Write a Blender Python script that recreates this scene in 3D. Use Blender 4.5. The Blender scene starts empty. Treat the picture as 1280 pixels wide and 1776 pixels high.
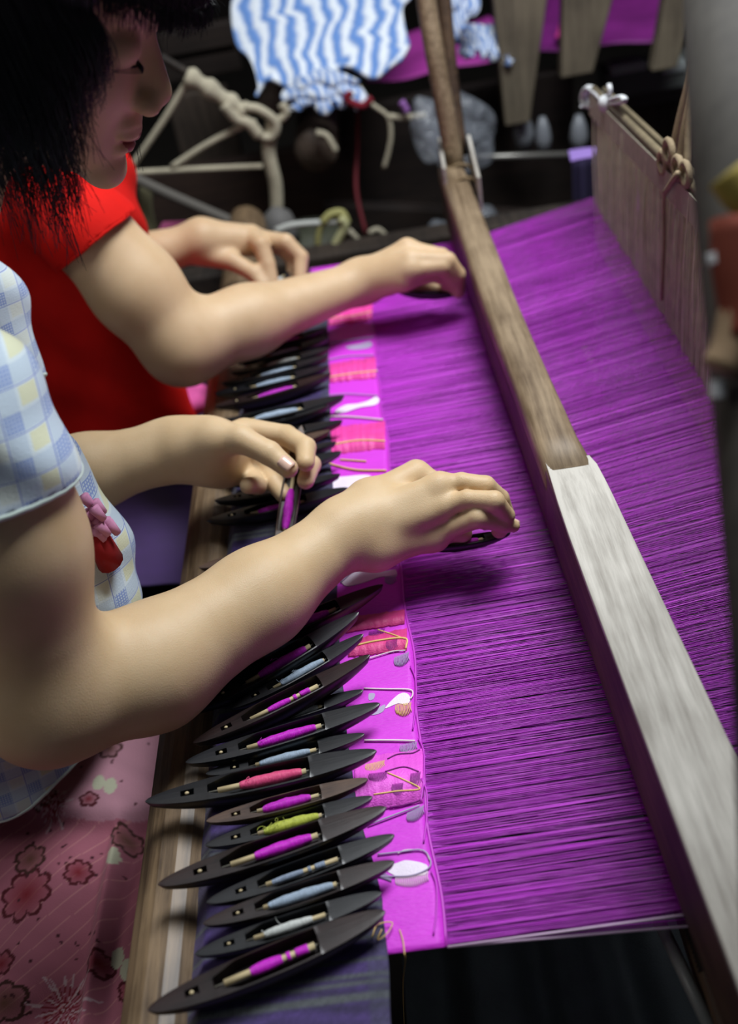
import bpy, bmesh, math, random
import numpy as np
from mathutils import Vector, Matrix
random.seed(7); rng = np.random.default_rng(7)
SC = bpy.context.scene
COL = SC.collection
# ------------------------------------------------------------------ camera
F = 1700.0; PC = np.array([640.0, 888.0]); CLOTH_Z = 0.80
_y = np.array([-120.0, -1398.0, F]); _s = -0.155
_X = -F*F/(_y[0] + _y[1]*_s)
_x = -np.array([_X, _s*_X, F])
if _x[0] < 0: _x = -_x
_x /= np.linalg.norm(_x); _y /= np.linalg.norm(_y); _z = np.cross(_x, _y)
RW = np.array([_x, _y, _z])                       # world = RW @ camera(x right, y down, z forward)
def ray(px, py): return RW @ np.array([px-PC[0], py-PC[1], F])
_r = ray(715, 1200); CAM = np.array([0, 0.3, CLOTH_Z]) - _r*(-0.60/_r[2])
def az(px, py, z=CLOTH_Z):
    r = ray(px, py); return CAM + r*((z-CAM[2])/r[2])
def ax(px, py, x):
    r = ray(px, py); return CAM + r*((x-CAM[0])/r[0])
def ay(px, py, y):
    r = ray(px, py); return CAM + r*((y-CAM[1])/r[1])
def ad(px, py, d): return CAM + ray(px, py)/F*d
cd = bpy.data.cameras.new('camera'); cam = bpy.data.objects.new('camera', cd); COL.objects.link(cam)
cd.sensor_fit = 'VERTICAL'; cd.sensor_height = 22.3; cd.lens = F/1776*22.3
cd.clip_start = 0.02; cd.clip_end = 50
m = Matrix.Identity(4)
for i in range(3):
    m[i][0] = RW[i][0]; m[i][1] = -RW[i][1]; m[i][2] = -RW[i][2]; m[i][3] = CAM[i]
cam.matrix_world = m
cd.dof.use_dof = True; cd.dof.focus_distance = 0.76; cd.dof.aperture_fstop = 2.2
SC.camera = cam
SC.view_settings.view_transform = 'Standard'; SC.view_settings.look = 'None'
SC.view_settings.gamma = 1; SC.view_settings.use_curve_mapping = False
SC.view_settings.exposure = 0.0
# ------------------------------------------------------------------ world and lamps
W = bpy.data.worlds.new('room_air'); SC.world = W; W.use_nodes = True
W.node_tree.nodes['Background'].inputs[0].default_value = (0.75, 0.85, 1.0, 1)
W.node_tree.nodes['Background'].inputs[1].default_value = 0.055
def area_lamp(name, loc, target, size, size_y, power, color):
    ld = bpy.data.lights.new(name, 'AREA'); ld.shape = 'RECTANGLE'; ld.size = size; ld.size_y = size_y
    ld.energy = power; ld.color = color
    o = bpy.data.objects.new(name, ld); COL.objects.link(o); o.location = loc
    o.rotation_euler = (Vector(target)-Vector(loc)).to_track_quat('-Z', 'Y').to_euler()
    return o
area_lamp('skylight_over_loom', (0.42, 0.85, 2.20), (0.02, 0.5, 0.8), 0.5, 0.8, 33, (0.93, 0.97, 1.0))
area_lamp('left_fill_light', (-1.7, -0.1, 2.5), (0.1, 0.6, 0.85), 0.7, 0.6, 6.0, (1.0, 0.97, 0.92))  # added fill from behind the weavers for heddles and sleeves; no window there
# ------------------------------------------------------------------ helpers
def lin(c):
    c = np.array(c, float)/255.0
    return tuple(np.where(c <= 0.04045, c/12.92, ((c+0.055)/1.055)**2.4))
WLOC = {}
def tagit(o, label=None, cat=None, group=None, kind=None):
    if label: o['label'] = label
    if cat: o['category'] = cat
    if group: o['group'] = group
    if kind: o['kind'] = kind
    return o
def empty(name, loc, label, cat, group=None):
    o = bpy.data.objects.new(name, None); COL.objects.link(o); o.location = tuple(loc)
    o.empty_display_size = 0.02
    WLOC[o.name] = np.array(loc, float)
    return tagit(o, label, cat, group)
def mesh(name, V, Fc, mat, parent=None, smooth=True, col=None):
    """one mesh object from world-space vertices"""
    V = np.asarray(V, float).reshape(-1, 3)
    off = WLOC.get(parent.name, np.zeros(3)) if parent else V.min(0)*0 + np.array([V[:,0].mean(), V[:,1].mean(), V[:,2].min()])
    me = bpy.data.meshes.new(name)
    if isinstance(Fc, np.ndarray):
        n, k = Fc.shape
        me.vertices.add(len(V)); me.vertices.foreach_set('co', (V-off).astype(np.float32).ravel())
        me.loops.add(n*k); me.loops.foreach_set('vertex_index', Fc.astype(np.int32).ravel())
        me.polygons.add(n); me.polygons.foreach_set('loop_start', np.arange(0, n*k, k, dtype=np.int32))
        me.polygons.foreach_set('loop_total', np.full(n, k, dtype=np.int32))
        me.update(calc_edges=True); me.validate()
    else:
        me.from_pydata([tuple(v) for v in V-off], [], [tuple(f) for f in Fc]); me.update()
    if smooth: me.polygons.foreach_set('use_smooth', [True]*len(me.polygons))
    if col is not None:
        a = me.color_attributes.new('Col', 'FLOAT_COLOR', 'POINT')
        c = np.ones((len(V), 4), np.float32); c[:, :3] = col; a.data.foreach_set('color', c.ravel())
    if mat: me.materials.append(mat)
    o = bpy.data.objects.new(name, me); COL.objects.link(o)
    if parent: o.parent = parent; WLOC[o.name] = off
    else: o.location = tuple(off); WLOC[o.name] = off
    return o
class MB:
    """collects shapes into one mesh"""
    def __init__(s): s.v = []; s.f = []; s.n = 0
    def add(s, V, Fc):
        s.v.append(np.asarray(V, float)); s.f += [tuple(i+s.n for i in f) for f in Fc]; s.n += len(V)
    def box(s, c, size, R=None):
        c = np.array(c, float); h = np.array(size, float)/2
        V = np.array([[x, y, z] for x in (-1, 1) for y in (-1, 1) for z in (-1, 1)])*h
        if R is not None: V = V @ np.array(R).T
        s.add(V+c, [(0,1,3,2),(4,6,7,5),(0,4,5,1),(2,3,7,6),(0,2,6,4),(1,5,7,3)])
    def tube(s, P, r, n=8, closed=False, cap=True, flat=1.0):
        P = np.array(P, float); k = len(P); r = np.broadcast_to(np.array(r, float), (k,))
        T = np.gradient(P, axis=0) if not closed else (np.roll(P, -1, 0)-np.roll(P, 1, 0))
        T /= np.linalg.norm(T, axis=1)[:, None]+1e-12
        up = np.array([0, 0, 1.0]) if abs(T[0][2]) < 0.9 else np.array([1.0, 0, 0])
        V = []; a = np.arange(n)*2*np.pi/n
        for i in range(k):
            u = up-T[i]*np.dot(up, T[i]); u /= np.linalg.norm(u)+1e-12; up = u
            w = np.cross(T[i], u)
            V.append(P[i] + r[i]*(np.cos(a)[:, None]*w + np.sin(a)[:, None]*u*flat))
        Fc = []
        for i in range(k-1 if not closed else k):
            j = (i+1) % k
            for q in range(n):
                Fc.append((i*n+q, i*n+(q+1) % n, j*n+(q+1) % n, j*n+q))
        if cap and not closed:
            Fc.append(tuple(range(n-1, -1, -1))); Fc.append(tuple((k-1)*n+q for q in range(n)))
        s.add(np.concatenate(V), Fc)
    def prism(s, poly, a, b, fn):
        """poly: 2D outline, extruded from a to b; fn(u, v, t) -> 3D"""
        n = len(poly); V = [fn(u, v, a) for u, v in poly]+[fn(u, v, b) for u, v in poly]
        s.add(V, [(i, (i+1) % n, n+(i+1) % n, n+i) for i in range(n)]+[tuple(range(n-1, -1, -1)), tuple(range(n, 2*n))])
    def obj(s, name, mat, parent=None, smooth=True, bevel=0, seg=2):
        o = mesh(name, np.concatenate(s.v), s.f, mat, parent, smooth)
        if bevel:
            b = o.modifiers.new('bevel', 'BEVEL'); b.width = bevel; b.segments = seg; b.limit_method = 'ANGLE'; b.angle_limit = 0.6
            if smooth:
                w = o.modifiers.new('wn', 'WEIGHTED_NORMAL'); w.keep_sharp = True
        return o
def catmull(P, n):
    P = np.array(P, float); k = len(P)
    if k < 3: t = np.linspace(0, 1, n)[:, None]; return P[0]*(1-t)+P[-1]*t
    Q = np.vstack([2*P[0]-P[1], P, 2*P[-1]-P[-2]]); out = []
    for t in np.linspace(0, k-1-1e-9, n):
        i = int(t); u = t-i; a, b, c, d = Q[i:i+4]
        out.append(0.5*((2*b)+(-a+c)*u+(2*a-5*b+4*c-d)*u*u+(-a+3*b-3*c+d)*u**3))
    return np.array(out)
def grid_mesh(fn, nu, nv):
    U, Vv = np.meshgrid(np.linspace(0, 1, nu), np.linspace(0, 1, nv), indexing='ij')
    P = fn(U.ravel(), Vv.ravel())
    i = np.arange(nu-1)[:, None]*nv+np.arange(nv-1)[None, :]; i = i.ravel()
    return P, np.stack([i, i+nv, i+nv+1, i+1], 1), U.ravel(), Vv.ravel()
# ---- materials
def nodes(name):
    m = bpy.data.materials.new(name); m.use_nodes = True; nt = m.node_tree
    return m, nt, nt.nodes['Principled BSDF']
def N(nt, t, **kw):
    n = nt.nodes.new(t)
    for k, v in kw.items(): setattr(n, k, v)
    return n
def plain(name, rgb, rough=0.6, spec=0.5, noise=0.0, nscale=60, bump=0.0, bscale=200, metal=0, sheen=0, stretch=(1, 1, 1), sss=0, coat=0, rgb2=None):
    m, nt, b = nodes(name); c = lin(rgb)
    b.inputs['Roughness'].default_value = rough; b.inputs['Metallic'].default_value = metal
    b.inputs['Specular IOR Level'].default_value = spec
    if sheen: b.inputs['Sheen Weight'].default_value = sheen
    if coat: b.inputs['Coat Weight'].default_value = coat; b.inputs['Coat Roughness'].default_value = 0.25
    if sss:
        b.inputs['Subsurface Weight'].default_value = sss; b.inputs['Subsurface Radius'].default_value = (0.008, 0.003, 0.0015); b.inputs['Subsurface Scale'].default_value = 1.0
    tc = N(nt, 'ShaderNodeTexCoord'); mp = N(nt, 'ShaderNodeMapping'); mp.inputs['Scale'].default_value = stretch
    nt.links.new(tc.outputs['Object'], mp.inputs[0])
    if noise or rgb2:
        no = N(nt, 'ShaderNodeTexNoise'); no.inputs['Scale'].default_value = nscale; no.inputs['Detail'].default_value = 5
        nt.links.new(mp.outputs[0], no.inputs[0])
        cr = N(nt, 'ShaderNodeValToRGB'); nt.links.new(no.outputs[0], cr.inputs[0])
        cr.color_ramp.elements[0].position = 0.3; cr.color_ramp.elements[1].position = 0.7
        c2 = lin(rgb2) if rgb2 else tuple(min(1, x*(1+noise)) for x in c)
        c1 = c if rgb2 else tuple(x*(1-noise) for x in c)
        cr.color_ramp.elements[0].color = (*c1, 1); cr.color_ramp.elements[1].color = (*c2, 1)
        nt.links.new(cr.outputs[0], b.inputs['Base Color'])
    else: b.inputs['Base Color'].default_value = (*c, 1)
    if bump:
        n2 = N(nt, 'ShaderNodeTexNoise'); n2.inputs['Scale'].default_value = bscale; n2.inputs['Detail'].default_value = 3
        nt.links.new(mp.outputs[0], n2.inputs[0])
        bp = N(nt, 'ShaderNodeBump'); bp.inputs['Strength'].default_value = bump; bp.inputs['Distance'].default_value = 0.001
        nt.links.new(n2.outputs[0], bp.inputs['Height']); nt.links.new(bp.outputs[0], b.inputs['Normal'])
    return m
def vcol(name, rough=0.8, bump=0.0, bscale=900, sheen=0.1, spec=0.3):
    m, nt, b = nodes(name); a = N(nt, 'ShaderNodeVertexColor'); a.layer_name = 'Col'
    nt.links.new(a.outputs[0], b.inputs['Base Color']); b.inputs['Roughness'].default_value = rough
    b.inputs['Sheen Weight'].default_value = sheen; b.inputs['Specular IOR Level'].default_value = spec
    if bump:
        tc = N(nt, 'ShaderNodeTexCoord'); n2 = N(nt, 'ShaderNodeTexNoise'); n2.inputs['Scale'].default_value = bscale
        nt.links.new(tc.outputs['Object'], n2.inputs[0]); bp = N(nt, 'ShaderNodeBump'); bp.inputs['Strength'].default_value = bump
        bp.inputs['Distance'].default_value = 0.0008
        nt.links.new(n2.outputs[0], bp.inputs['Height']); nt.links.new(bp.outputs[0], b.inputs['Normal'])
    return m
def wood(name, dark, light, axis='y', rough=0.5, scale=30, spec=0.4, bump=0.25):
    st = {'x': (0.06, 1, 1), 'y': (1, 0.06, 1), 'z': (1, 1, 0.06)}[axis]
    m, nt, b = nodes(name)
    tc = N(nt, 'ShaderNodeTexCoord'); mp = N(nt, 'ShaderNodeMapping'); mp.inputs['Scale'].default_value = st
    nt.links.new(tc.outputs['Object'], mp.inputs[0])
    no = N(nt, 'ShaderNodeTexNoise'); no.inputs['Scale'].default_value = scale*6; no.inputs['Detail'].default_value = 8; no.inputs['Roughness'].default_value = 0.7
    nt.links.new(mp.outputs[0], no.inputs[0])
    n3 = N(nt, 'ShaderNodeTexNoise'); n3.inputs['Scale'].default_value = scale*0.5; n3.inputs['Detail'].default_value = 3
    nt.links.new(tc.outputs['Object'], n3.inputs[0])
    mx = N(nt, 'ShaderNodeMath', operation='ADD'); mx.use_clamp = True
    ml = N(nt, 'ShaderNodeMath', operation='MULTIPLY_ADD'); ml.inputs[1].default_value = 0.7; ml.inputs[2].default_value = -0.35
    nt.links.new(n3.outputs[0], ml.inputs[0]); nt.links.new(no.outputs[0], mx.inputs[0]); nt.links.new(ml.outputs[0], mx.inputs[1])
    cr = N(nt, 'ShaderNodeValToRGB'); nt.links.new(mx.outputs[0], cr.inputs[0])
    cr.color_ramp.elements[0].position = 0.32; cr.color_ramp.elements[1].position = 0.68
    cr.color_ramp.elements[0].color = (*lin(dark), 1); cr.color_ramp.elements[1].color = (*lin(light), 1)
    nt.links.new(cr.outputs[0], b.inputs['Base Color'])
    b.inputs['Roughness'].default_value = rough; b.inputs['Specular IOR Level'].default_value = spec
    bp = N(nt, 'ShaderNodeBump'); bp.inputs['Strength'].default_value = bump; bp.inputs['Distance'].default_value = 0.001
    nt.links.new(no.outputs[0], bp.inputs['Height']); nt.links.new(bp.outputs[0], b.inputs['Normal'])
    return m
M = {}
M['beam'] = wood('beam_wood', (72, 56, 40), (128, 106, 80), 'y', 0.46, 30, 0.5)
M['batten_low'] = wood('batten_wood', (96, 78, 58), (150, 130, 104), 'y', 0.55, 30)
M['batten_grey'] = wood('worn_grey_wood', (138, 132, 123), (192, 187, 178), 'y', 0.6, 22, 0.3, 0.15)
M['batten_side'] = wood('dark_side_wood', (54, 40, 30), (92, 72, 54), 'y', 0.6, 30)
M['frame'] = wood('frame_wood', (30, 25, 21), (62, 52, 44), 'y', 0.7, 20)
M['framez'] = wood('frame_wood_upright', (84, 76, 64), (120, 110, 92), 'z', 0.7, 20)
M['post'] = wood('post_wood', (40, 36, 32), (66, 62, 56), 'z', 0.8, 10)
M['shuttle_a'] = wood('ebony_shuttle', (9, 10, 13), (26, 27, 31), 'x', 0.34, 60, 0.6, 0.12)
M['shuttle_b'] = wood('brown_shuttle', (20, 13, 13), (44, 31, 30), 'x', 0.34, 60, 0.55, 0.15)
M['shuttle_c'] = wood('worn_brown_shuttle', (46, 32, 28), (86, 66, 54), 'x', 0.5, 60, 0.4, 0.15)
M['bamboo'] = plain('bamboo', (196, 178, 138), 0.5, noise=0.15, nscale=80)
M['steel'] = plain('pin', (190, 185, 170), 0.3, metal=0.6)
def silk(name, rgb):
    m = plain(name, rgb, 0.28, spec=0.8, noise=0.22, nscale=420, bump=1.0, bscale=900, stretch=(4, 0.4, 0.4), sheen=0.1)
    return m
M['t_magenta'] = silk('magenta_silk', (222, 30, 222)); M['t_blue'] = silk('pale_blue_silk', (176, 196, 218))
M['t_white'] = silk('white_silk', (226, 230, 226)); M['t_yellow'] = silk('yellow_green_silk', (206, 216, 84))
M['t_pink'] = silk('coral_pink_silk', (255, 84, 140)); M['t_grey'] = silk('silver_blue_silk', (150, 166, 190))
M['warp'] = plain('warp_silk', (186, 30, 198), 0.42, spec=0.5, noise=0.30, nscale=300, stretch=(0.03, 1, 1), sheen=0.15)
M['woven'] = plain('woven_magenta', (212, 44, 216), 0.55, noise=0.06, nscale=40, bump=0.5, bscale=900, stretch=(0.2, 1, 1), sheen=0.2)
# ================================================================== the setting
f = MB(); f.box((0.2, 1.6, -0.02), (7, 7, 0.04)); tagit(f.obj('floor', plain('earth_floor', (58, 52, 46), 0.9, noise=0.2, nscale=6), smooth=False), kind='structure')
for nm, c, s in (('wall_back', (0.2, 4.6, 1.5), (7, 0.1, 3)), ('wall_right', (3.3, 1.6, 1.5), (0.1, 6, 3)), ('wall_left', (-2.9, 1.6, 1.5), (0.1, 6, 3))):
    f = MB(); f.box(c, s); tagit(f.obj(nm, plain('dark_'+nm, (44, 40, 37), 0.9, noise=0.2, nscale=5), smooth=False), kind='structure')
# ================================================================== the loom
loom = empty('loom', (0.1, 0.6, 0), 'large wooden hand loom with magenta silk warp that the two weavers work at', 'loom')
# breast beam (rounded, with a flat worn strip on top)
b = MB()
prof = [(-.211, .70), (-.211, .778), (-.207, .789), (-.199, .797), (-.190, .8005), (-.178, .8005), (-.169, .797), (-.159, .788), (-.153, .776), (-.150, .70)]
b.prism(prof[::-1], -0.45, 1.35, lambda u, v, t: (u, t, v))
b.obj('breast_beam', M['beam'], loom, smooth=False, bevel=0.0025)
# batten hand bar: far half slim and rounded, near half wide and grey
def loft(secs, name, mat, parent, smooth=True):
    n = len(secs[0]); V = np.concatenate([np.array(s_) for s_ in secs]); Fc = []
    for i in range(len(secs)-1):
        for q in range(n): Fc.append((i*n+q, i*n+(q+1) % n, (i+1)*n+(q+1) % n, (i+1)*n+q))
    Fc += [tuple(range(n-1, -1, -1)), tuple((len(secs)-1)*n+q for q in range(n))]
    o = mesh(name, V, Fc, mat, parent, smooth)
    return o
def barsec(y, xl, xr, zt, zb, rnd):
    w = (xr-xl)/2; h = (zt-zb)/2; cx = (xl+xr)/2; cz = (zt+zb)/2; out = []
    for a in np.arange(20)*2*np.pi/20+0.157:
        e = 2/rnd
        out.append((cx+w*np.sign(np.cos(a))*abs(np.cos(a))**e, y, cz+h*np.sign(np.sin(a))*abs(np.sin(a))**e))
    return out
BZ = 0.885
XL = lambda y: np.interp(y, [-.35, .047, .185, .40, .478, .606, .732, 1.2], [.161, .148, .1425, .137, .135, .132, .128, .122])
XR = lambda y: np.interp(y, [-.35, .141, .445, .463, .621, .745, .884, 1.2], [.214, .192, .179, .1755, .169, .1652, .1635, .158])
secs = [barsec(y, XL(y), XR(y), BZ-0.0006+0.001*math.sin(y*7), BZ-0.034, 3.2) for y in np.linspace(0.445, 1.16, 16)]
o = loft(secs, 'batten_rail_slim', M['batten_low'], loom)
secs = []
for y, g in ((-0.35, 1), (-0.1, 1), (0.1, 1), (0.3, 1), (0.36, 1), (0.40, .8), (0.42, .55), (0.445, .2), (0.46, 0)):
    secs.append(barsec(y, XL(y)-.0004+.004*(1-g), XR(y)+.0004, BZ+0.0012-.006*(1-g)**2, BZ-0.0045, 12))
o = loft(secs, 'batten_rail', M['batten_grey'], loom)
bv = o.modifiers.new('b', 'BEVEL'); bv.width = 0.0012; bv.segments = 2; bv.limit_method = 'ANGLE'
# dark lower half of the batten, reed and bottom rail
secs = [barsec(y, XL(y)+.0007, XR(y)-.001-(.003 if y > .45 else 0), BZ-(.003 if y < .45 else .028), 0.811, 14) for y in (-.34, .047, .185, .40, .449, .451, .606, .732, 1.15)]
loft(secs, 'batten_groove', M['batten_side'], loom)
b = MB(); b.box((0.168, 0.42, 0.742), (0.020, 1.5, 0.03)); b.obj('reed_rail', M['batten_side'], loom, False, 0.004)
b = MB()
for y in np.arange(0.08, 1.10, 0.003): b.box((0.160, y, 0.785), (0.006, 0.0006, 0.06))
tagit(b.obj('reed', plain('reed_steel', (60, 52, 50), 0.5), loom, False), kind='stuff')
# slim arm that holds the batten, with a split sleeve of wood at its foot
arm = [ay(792, 300, 1.15), ay(770, 180, 1.17), ay(745, 40, 1.20), ay(732, -60, 1.22)]
b = MB(); P = catmull(arm, 10); b.tube(P, 0.0165, 8, flat=0.8); b.obj('batten_arm', M['batten_low'], loom)
arm2 = [ay(800, 270, 1.19), ay(782, 130, 1.22), ay(764, -60, 1.25)]
b = MB(); b.tube(catmull(arm2, 8), 0.010, 8); b.obj('batten_arm', M['batten_side'], loom)
b = MB()
for dx, yy, ln in ((-0.021, 1.15, 0.12), (0.019, 1.12, 0.16)):
    b.box((0.151+dx, yy, BZ-0.004), (0.005, ln, 0.045), Matrix.Rotation(-0.05, 3, 'Z'))
b.obj('wood_splint', M['batten_grey'], loom, False, 0.001)
for yy in (1.135, 1.085):
    b = MB(); b.tube([(0.151+0.021*math.cos(a), yy, BZ-0.020+0.0235*math.sin(a)) for a in np.arange(16)*2*np.pi/16], 0.0022, 6, closed=True); b.obj('binding_cord', plain('brown_cord', (120, 100, 72), 0.8), loom)
# side uprights and bars of the frame
b = MB(); b.box((0.26, 1.30, 0.66), (1.3, 0.05, 0.13)); b.obj('side_rail', M['frame'], loom, False, 0.004)
b = MB(); b.box((0.95, 0.6, 0.80), (0.09, 1.5, 0.09)); b.obj('back_beam', M['frame'], loom, False, 0.01)
for x, y in ((-0.18, 1.31), (-0.18, -0.42), (0.95, 1.31), (0.95, -0.3)):
    b = MB(); b.box((x, y, 0.36), (0.06, 0.06, 0.72)); b.obj('leg', M['frame'], loom, False, 0.004)
# woven strip of cloth
def woven_f(u, v):
    y = 0.094+u*(1.075-0.094); x = -0.075+v*0.077
    edge = 0.0015*np.sin(y*23)+0.001*np.sin(y*61)
    x = x+v*edge
    z = 0.8005+0.0006*np.sin(y*37)*np.sin(x*50)+0*x
    return np.stack([x, y, z], 1)
V, Fc, U, Vv = grid_mesh(woven_f, 220, 14)
cloth = mesh('woven_cloth', V, Fc, M['woven'], loom)
sm = cloth.modifiers.new('s', 'SOLIDIFY'); sm.thickness = 0.0012
# fell edge cord
b = MB(); yy = np.linspace(0.094, 1.07, 120); b.tube(np.stack([0.0025+0.0016*np.sin(yy*23)+0.0012*np.sin(yy*61), yy, 0*yy+0.8015], 1), 0.0011, 5)
b.obj('fell_cord', plain('fell_silk', (196, 60, 200), 0.4), loom)
# warp threads: two sheets of the shed
def warp_layer(seed, zmid, zfar, x_end, z_end, name, n):
    r = np.random.default_rng(seed)
    y = np.sort(0.095+0.982*(np.arange(n)+0.5)/n + r.normal(0, 0.00025, n))
    # threads bunch together and leave dark gaps here and there
    y = y + 0.00045*np.sin(y*900+seed)+0.0006*np.sin(y*233+seed*2)
    xs = np.array([0.0, 0.02, 0.05, 0.16, 0.32, x_end])
    Vs = []; Fs = []
    fan = r.normal(0, 0.0006, n); rad0 = 0.00046*r.uniform(0.75, 1.2, n)
    zj = r.normal(0, 0.0006, n)
    cc = [];
    for k, x in enumerate(xs):
        zz = np.interp(x, [0, 0.16, 0.32, x_end], [0.801, (0.801+zmid)/2 if False else zmid, zfar, z_end])+zj*min(1, x/0.16)
        yy = y+fan*min(1, x/0.16)
        rad = rad0*(1.0 if x < .1 else (.85 if x < .2 else (.40 if seed == 3 else .52)))
        for a in (0.5*np.pi, 1.17*np.pi, 1.83*np.pi):
            cc.append(np.stack([np.full(n, x), yy+rad*np.cos(a), zz+rad*0.8*np.sin(a)], 1))
    A = np.array(cc)            # (len(xs)*3, n, 3)
    m_ = len(xs)*3
    V = A.transpose(1, 0, 2).reshape(-1, 3)
    base = np.arange(n)[:, None]*m_
    fs = []
    for k in range(len(xs)-1):
        for q in range(3):
            a0 = k*3+q; a1 = k*3+(q+1) % 3
            fs.append(np.stack([base[:, 0]+a0, base[:, 0]+a1, base[:, 0]+a1+3, base[:, 0]+a0+3], 1))
    o = mesh(name, V, np.concatenate(fs), M['warp'], loom, smooth=True)
    tagit(o, kind='stuff'); return o
warp_layer(3, 0.8060, 0.834, 0.95, 0.845, 'warp_thread', 1150)
warp_layer(8, 0.7900, 0.776, 0.95, 0.840, 'warp_thread', 1150)
# pale selvedge threads at the near edge
for zz in (0.8062, 0.7905):
    b = MB(); P = [(0.004, 0.094, 0.801), (0.16, 0.0925, zz), (0.3, 0.092, zz+(zz-0.8)*1.3)]
    b.tube(catmull(P, 6), 0.0009, 6); b.obj('selvedge_thread', plain('pale_lilac_yarn', (200, 170, 200), 0.6), loom)
# heddle harness: two shafts of beige cord
hmat = plain('heddle_cord', (222, 217, 188), 0.8, noise=0.15, nscale=60)
def harness(x, y0, y1, ztop0, ztop1, zbot, n, seed):
    r = np.random.default_rng(seed); b = MB(); Vs = []; Fs = []; k = 0
    ys = np.linspace(y0, y1, n)
    for i, y in enumerate(ys):
        t = i/(n-1); zt = ztop0*(1-t)+ztop1*t; rad = 0.00085
        dy = r.normal(0, 0.0008); dx = r.normal(0, 0.0025); bow = r.normal(0, 0.0015)
        zz = np.array([zt, zt-0.07, 0.80+0.02*t*0+r.normal(0, 0.002), zbot]); yy = y+np.array([0, bow, dy, 0]); xx = x+np.array([dx, dx*1.2, dx*0.3, dx])
        for q in range(4):
            for a in (0, 2.09, 4.19): Vs.append((xx[q]+rad*math.cos(a), yy[q]+rad*math.sin(a), zz[q]))
        for q in range(3):
            for a in range(3): Fs.append((k+q*3+a, k+q*3+(a+1) % 3, k+q*3+3+(a+1) % 3, k+q*3+3+a))
        k += 12
    o = mesh('heddle', Vs, np.array(Fs), hmat, loom); tagit(o, kind='stuff')
    return ys
harness(0.322, 0.20, 1.06, 1.044, 0.965, 0.565, 560, 4)
harness(0.334, 0.20, 1.06, 1.040, 0.960, 0.565, 560, 5)
pole = plain('heddle_bar_wood', (120, 108, 84), 0.6, noise=0.2)
b = MB(); b.tube([(0.322, 0.16, 1.049), (0.322, 1.07, 0.978)], 0.0045, 8); b.obj('heddle_bar', pole, loom)
b = MB(); b.tube([(0.338, 0.16, 1.044), (0.338, 1.08, 0.972)], 0.0035, 8); b.obj('heddle_bar', pole, loom)
b = MB(); b.tube([(0.322, 0.16, 0.570), (0.322, 1.15, 0.555)], 0.004, 8); b.obj('heddle_rod', plain('pale_rod', (190, 176, 150), 0.5), loom)
# woven top band of the harness
tb = plain('heddle_band', (178, 170, 152), 0.85, noise=0.1, nscale=90)
b = MB()
for i in range(150):
    t = i/149; y = 0.55+0.52*t; z = 1.049+(0.978-1.049)*(y-0.16)/0.91
    b.box((0.3185, y, z-0.018), (0.004, 0.0028, 0.026))
tagit(b.obj('heddle_knot', tb, loom, False), kind='stuff')
# ================================================================== the dark cloth under the shuttles
def cov(u, v):
    y = -0.12+u*1.17; xe = np.interp(y, [-.12, .13, .17, .22, .35, .6, 1.0], [-.034, -.034, -.042, -.050, -.056, -.056, -.052]); x = -0.166+v*(xe+.166)
    z = 0.8035+0.0006*np.sin(y*60+x*20)+0.0004*np.sin(y*170)
    z = np.where(v < 0.12, z-(0.12-v)*0.16, z)
    x = x+np.where(v > 0.98, 0.0006*np.sin(y*90), 0)
    z = np.where(v > 0.97, z-0.0012, z)
    return np.stack([x, y, z], 1)
V, Fc, U, Vv = grid_mesh(cov, 500, 60)
n1 = np.interp((U*900) % 900, np.arange(901), rng.random(901)); n2 = rng.random(len(U))
k = np.interp(U*260+0.7*np.sin(Vv*9), np.arange(262), rng.random(262)); k2 = np.interp(U*700, np.arange(702), rng.random(702))
c = np.array(lin((38, 34, 56)))[None]*(1-k[:, None])+np.array(lin((70, 52, 108)))[None]*k[:, None]
g = (k2 > 0.72)[:, None]; c = np.where(g, np.array(lin((84, 88, 92)))[None]*0.8, c)
right = (Vv > 0.90)[:, None]; c = np.where(right, c*0.6+0.4*np.array(lin((62, 66, 76)))[None], c)
c = c*(0.8+0.4*n2[:, None])
o = mesh('cover_cloth', V, Fc, vcol('striped_dark_cloth', 0.75, 0.6, 700), None, col=c)
tagit(o, 'dark purple striped cloth lying under the row of shuttles', 'cloth')
sm = o.modifiers.new('s', 'SOLIDIFY'); sm.thickness = 0.0015; sm.offset = -1
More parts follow.
